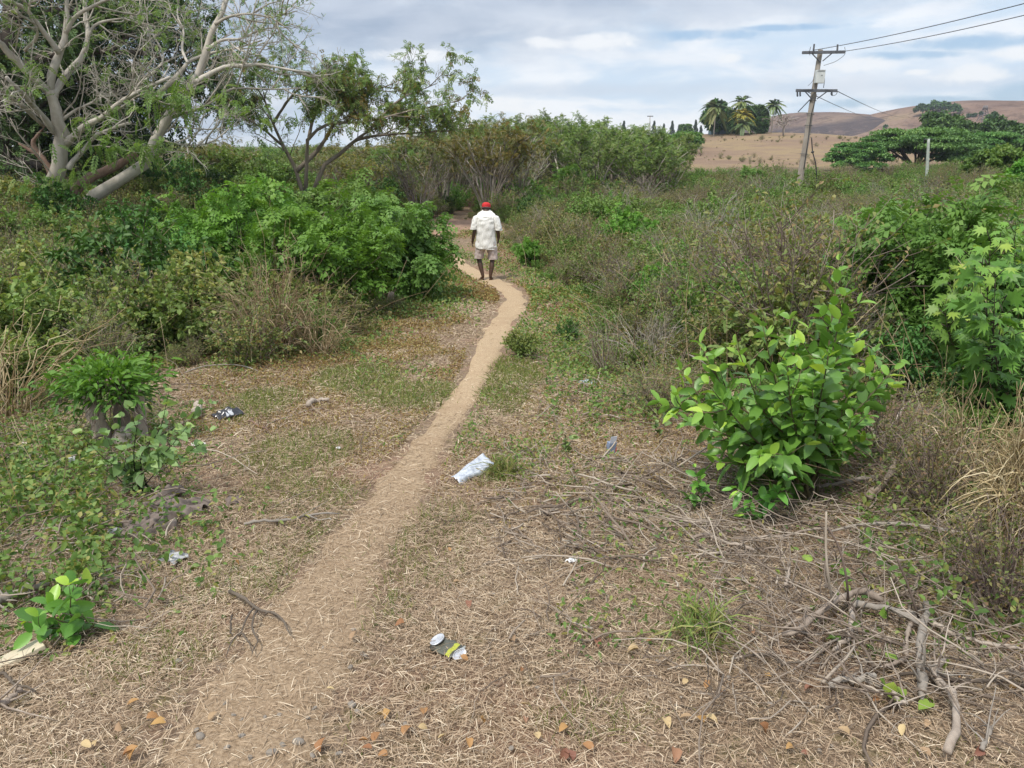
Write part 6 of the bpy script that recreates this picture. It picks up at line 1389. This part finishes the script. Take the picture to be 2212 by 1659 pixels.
bx = bar(Pz(584, 412), Pz(568, 562), .28, .46, FR-.06).build('equipment_box', plain('white_enamel', (.62, .64, .62), .5, 0, .12, 10), False, pole); bevel(bx, .02)
bar(Pz(540, 414), Pz(632, 414), .34, .05, FR-.06).build('box_lid', plain('grey_metal', (.5, .52, .52), .5), False, bx)
g = bar(Pz(590, 468), Pz(590, 478), .02, .05, FR-.21); g.build('box_latch', steel, False, bx)
for x_, y0, y1 in ((322, 665, 715), (354, 668, 712), (722, 672, 702)):
    g = G(); L_ = smoothline([r_(Pz(x_, y0-12)), r_(Pz(x_, (y0+y1)/2)), r_(Pz(x_+3, y1))], 12)+[0, FR, 0]; tubes(g, L_, (.03+.028*(np.arange(12) % 2))[None], 8); g.build('insulator', steel, True, pole)
for pts, rr, dy in (([(545, 690), (520, 800), (480, 950), (450, 1200), (420, 1400), (398, 1560)], .022, -.26), ([(622, 440), (632, 520), (620, 615)], .018, -.33), ([(880, 190), (860, 240), (760, 310), (628, 355)], .012, -.27), ([(700, 680), (730, 705), (770, 690), (783, 660)], .014, -.3), ([(350, 650), (400, 640), (480, 632), (500, 632)], .012, -.36), ([(640, 632), (690, 650), (715, 690)], .012, -.36), ([(530, 470), (500, 540), (450, 590)], .01, -.2), ([(470, 140), (458, 190), (460, 240)], .014, -.35), ([(868, 140), (872, 170), (878, 195)], .012, -.3)):
    g = G(); tubes(g, smoothline([r_(Pz(*p))+[0, dy, 0] for p in pts], 18), rr, 5); g.build('cable', black, True, pole)
for y_ in (745, 900, 1035, 1375):
    f = (y_-165)/(1560-165); c = top+(Pz(392, 1560)-top)*f; g = G(); a = np.linspace(0, 2*math.pi, 25); u = nrm(np.cross(dirp, [0, 1., 0])); y__ = np.cross(u, dirp); rr = .165+.05*f+.012
    tubes(g, r_(c)+rr*(u*np.cos(a)[:, None]+y__*np.sin(a)[:, None]), .016, 5, cap=False); g.build('band', steel, True, pole)
bar(Pz(488, 748), Pz(350, 892), .03, .045).build('stay_bracket', steel, False, pole); bar(Pz(350, 897), Pz(530, 900), .03, .04).build('stay_bracket', plain('pale_steel', (.5, .5, .5), .5, .3), False, pole)
g = G(); L_ = [Pz(508, 1190, 44), Pz(514, 1290, 44), Pz(521, 1360, 44), Pz(545, 1450, 44), Pz(560, 1530, 44), Pz(575, 1800, 44)]; o0 = L_[-1].copy(); tubes(g, smoothline([p-o0 for p in L_], 20), .03, 5); tubes(g, smoothline([Pz(519, 1346, 44)-o0, Pz(521, 1360, 44)-o0, Pz(523, 1372, 44)-o0], 6), np.array([[.03, .07, .09, .09, .07, .03]]), 8)
g.build('ground_cable', black, True, pole).location = o0-base
def wire(a, b_, sag, label, r=.016):
    t_ = np.linspace(0, 1, 26)[:, None]; C = a+(b_-a)*t_; C[:, 2] -= sag*4*(t_*(1-t_))[:, 0]; g = G(); tubes(g, C-a, r, 5); o = tag(g.build('power_line', black), label, 'wire'); o.location = a
def ext(a, u, v, zz):
    """far end of a wire through (u, v) at height zz, carried on past the picture"""
    d = ray(u, v); p = CAM+d*((zz-CAM[2])/d[2]); return a+(p-a)*1.7
pa = Pz(500, 180)+[0, FR-.1, 0]; wire(pa, ext(pa, 2180, 0, pa[2]), .25, 'upper power wire running from the pole to the top right')
pa = Pz(878, 188)+[0, FR, 0]; wire(pa, ext(pa, 2212, 18, pa[2]), .25, 'lower of the two wires running to the top right')
pa = Pz(783, 652)+[0, FR, 0]; wire(pa, PT(1985, 229, 420), 3.0, 'upper wire running from the low crossarm to the hill', .02)
pa = Pz(440, 662)+[0, FR, 0]; wire(pa, PT(1945, 238, 420), 3.0, 'lower wire running from the low crossarm to the hill', .02)
# thin pale pole in the scrub and the distant pole on the skyline
b3 = PT(2003, 400, 58); b3[2] = T(b3[0], b3[1]); e = empty('thin_pole', b3, 0, 'thin pale pole standing in the scrub before the umbrella trees', 'pole'); g = G(); tubes(g, smoothline([(0, 0, -.2), rel(PT(2004, 340, 58), b3), rel(PT(2006, 300, 58), b3)], 8), lin(8, .13, .085)[None], 8); g.build('shaft', plain('pale_concrete', (.42, .46, .4), .8, 0, .2, 8), True, e)
g = G(); tubes(g, np.array([rel(PT(1996, 301, 58), b3), rel(PT(2015, 301, 58), b3)]), .03, 5); g.build('crossbar', steel, True, e)
b4 = PT(1404, 305, 230); b4[2] = min(b4[2], T(b4[0], b4[1])+2); e = empty('utility_pole', b4, 0, 'distant pale pole with one crossarm on the skyline', 'utility pole'); g = G(); tubes(g, np.array([[0, 0, -1.5], rel(PT(1404, 250, 230), b4)]), .2, 6); g.build('shaft', plain('pale_pole', (.5, .5, .5), .8), True, e)
g = G(); tubes(g, np.array([rel(PT(1398, 251, 229), b4), rel(PT(1411, 251, 229), b4)]), .12, 5); g.build('crossarm', steel, True, e)
# small shed in the shade of the palms
bs_ = PT(1553, 300, 212); bs_[2] = T(bs_[0], bs_[1]); e = empty('shed', bs_, 0, 'small blue grey shed half hidden under the palm clump trees', 'shed')
boxg(5.0, 3.0, 2.2, (0, 0, -.2)).build('wall', plain('shed_wall', (.2, .3, .32), .8), False, e); g = G(); g.add([(-2.8, -1.8, 1.9), (2.8, -1.8, 1.9), (2.8, 1.8, 2.6), (-2.8, 1.8, 2.6), (-2.8, -1.8, 2.02), (2.8, -1.8, 2.02), (2.8, 1.8, 2.72), (-2.8, 1.8, 2.72)], [(3, 2, 1, 0), (4, 5, 6, 7), (0, 1, 5, 4), (1, 2, 6, 5), (2, 3, 7, 6), (3, 0, 4, 7)], .5); g.build('roof', plain('shed_roof', (.38, .38, .37), .5, .3), False, e)
boxg(.9, .06, 1.7, (-.8, -1.53, 0)).build('door', plain('shed_door', (.1, .12, .12), .8), False, e)
# lattice mast on the brown hill
pm = on_brown(2124, 260); e = empty('lattice_mast', pm, 0, 'tiny lattice mast standing on the brown hill slope', 'mast'); g = G(); h = 34/1703*pm[1]*.75
for sx_, sy_ in ((-1, -1), (1, -1), (1, 1), (-1, 1)): tubes(g, np.array([[sx_*2.6, sy_*2.6, -1], [sx_*.6, sy_*.6, h]]), .16, 4)
for k in range(6):
    z0, z1_ = h*k/6, h*(k+1)/6; w0, w1 = 2.6-2*k/6, 2.6-2*(k+1)/6
    for s1, s2 in (((-1, -1), (1, -1)), ((1, -1), (1, 1)), ((1, 1), (-1, 1)), ((-1, 1), (-1, -1))): tubes(g, np.array([[s1[0]*w0, s1[1]*w0, z0], [s2[0]*w1, s2[1]*w1, z1_]]), .1, 4)
g.build('frame', steel, False, e); g = G(); tubes(g, np.array([[0, 0, h*.82], [0, 0, h*1.12]]), np.array([[1.6, 1.0]]), 8); g.build('tank', plain('mast_head', (.16, .14, .13), .7), True, e)
# ------------------------------------------------------------------ thin haze over the far field
hz = boxg(2640, 1400, 134, (0, 630, -8)).build('haze', None, False)
m = bpy.data.materials.new('haze'); m.use_nodes = True; t = NT(m.node_tree); m.node_tree.nodes.remove(m.node_tree.nodes['Principled BSDF'])
v_ = t.n('ShaderNodeVolumePrincipled', {'Color': (.80, .87, 1.0, 1), 'Density': .00024, 'Anisotropy': .2}); t.L.new(v_.outputs[0], m.node_tree.nodes['Material Output'].inputs['Volume'])
hz.data.materials.clear(); hz.data.materials.append(m); tag(hz, 'thin pale haze in the distance', 'haze', kind='stuff')
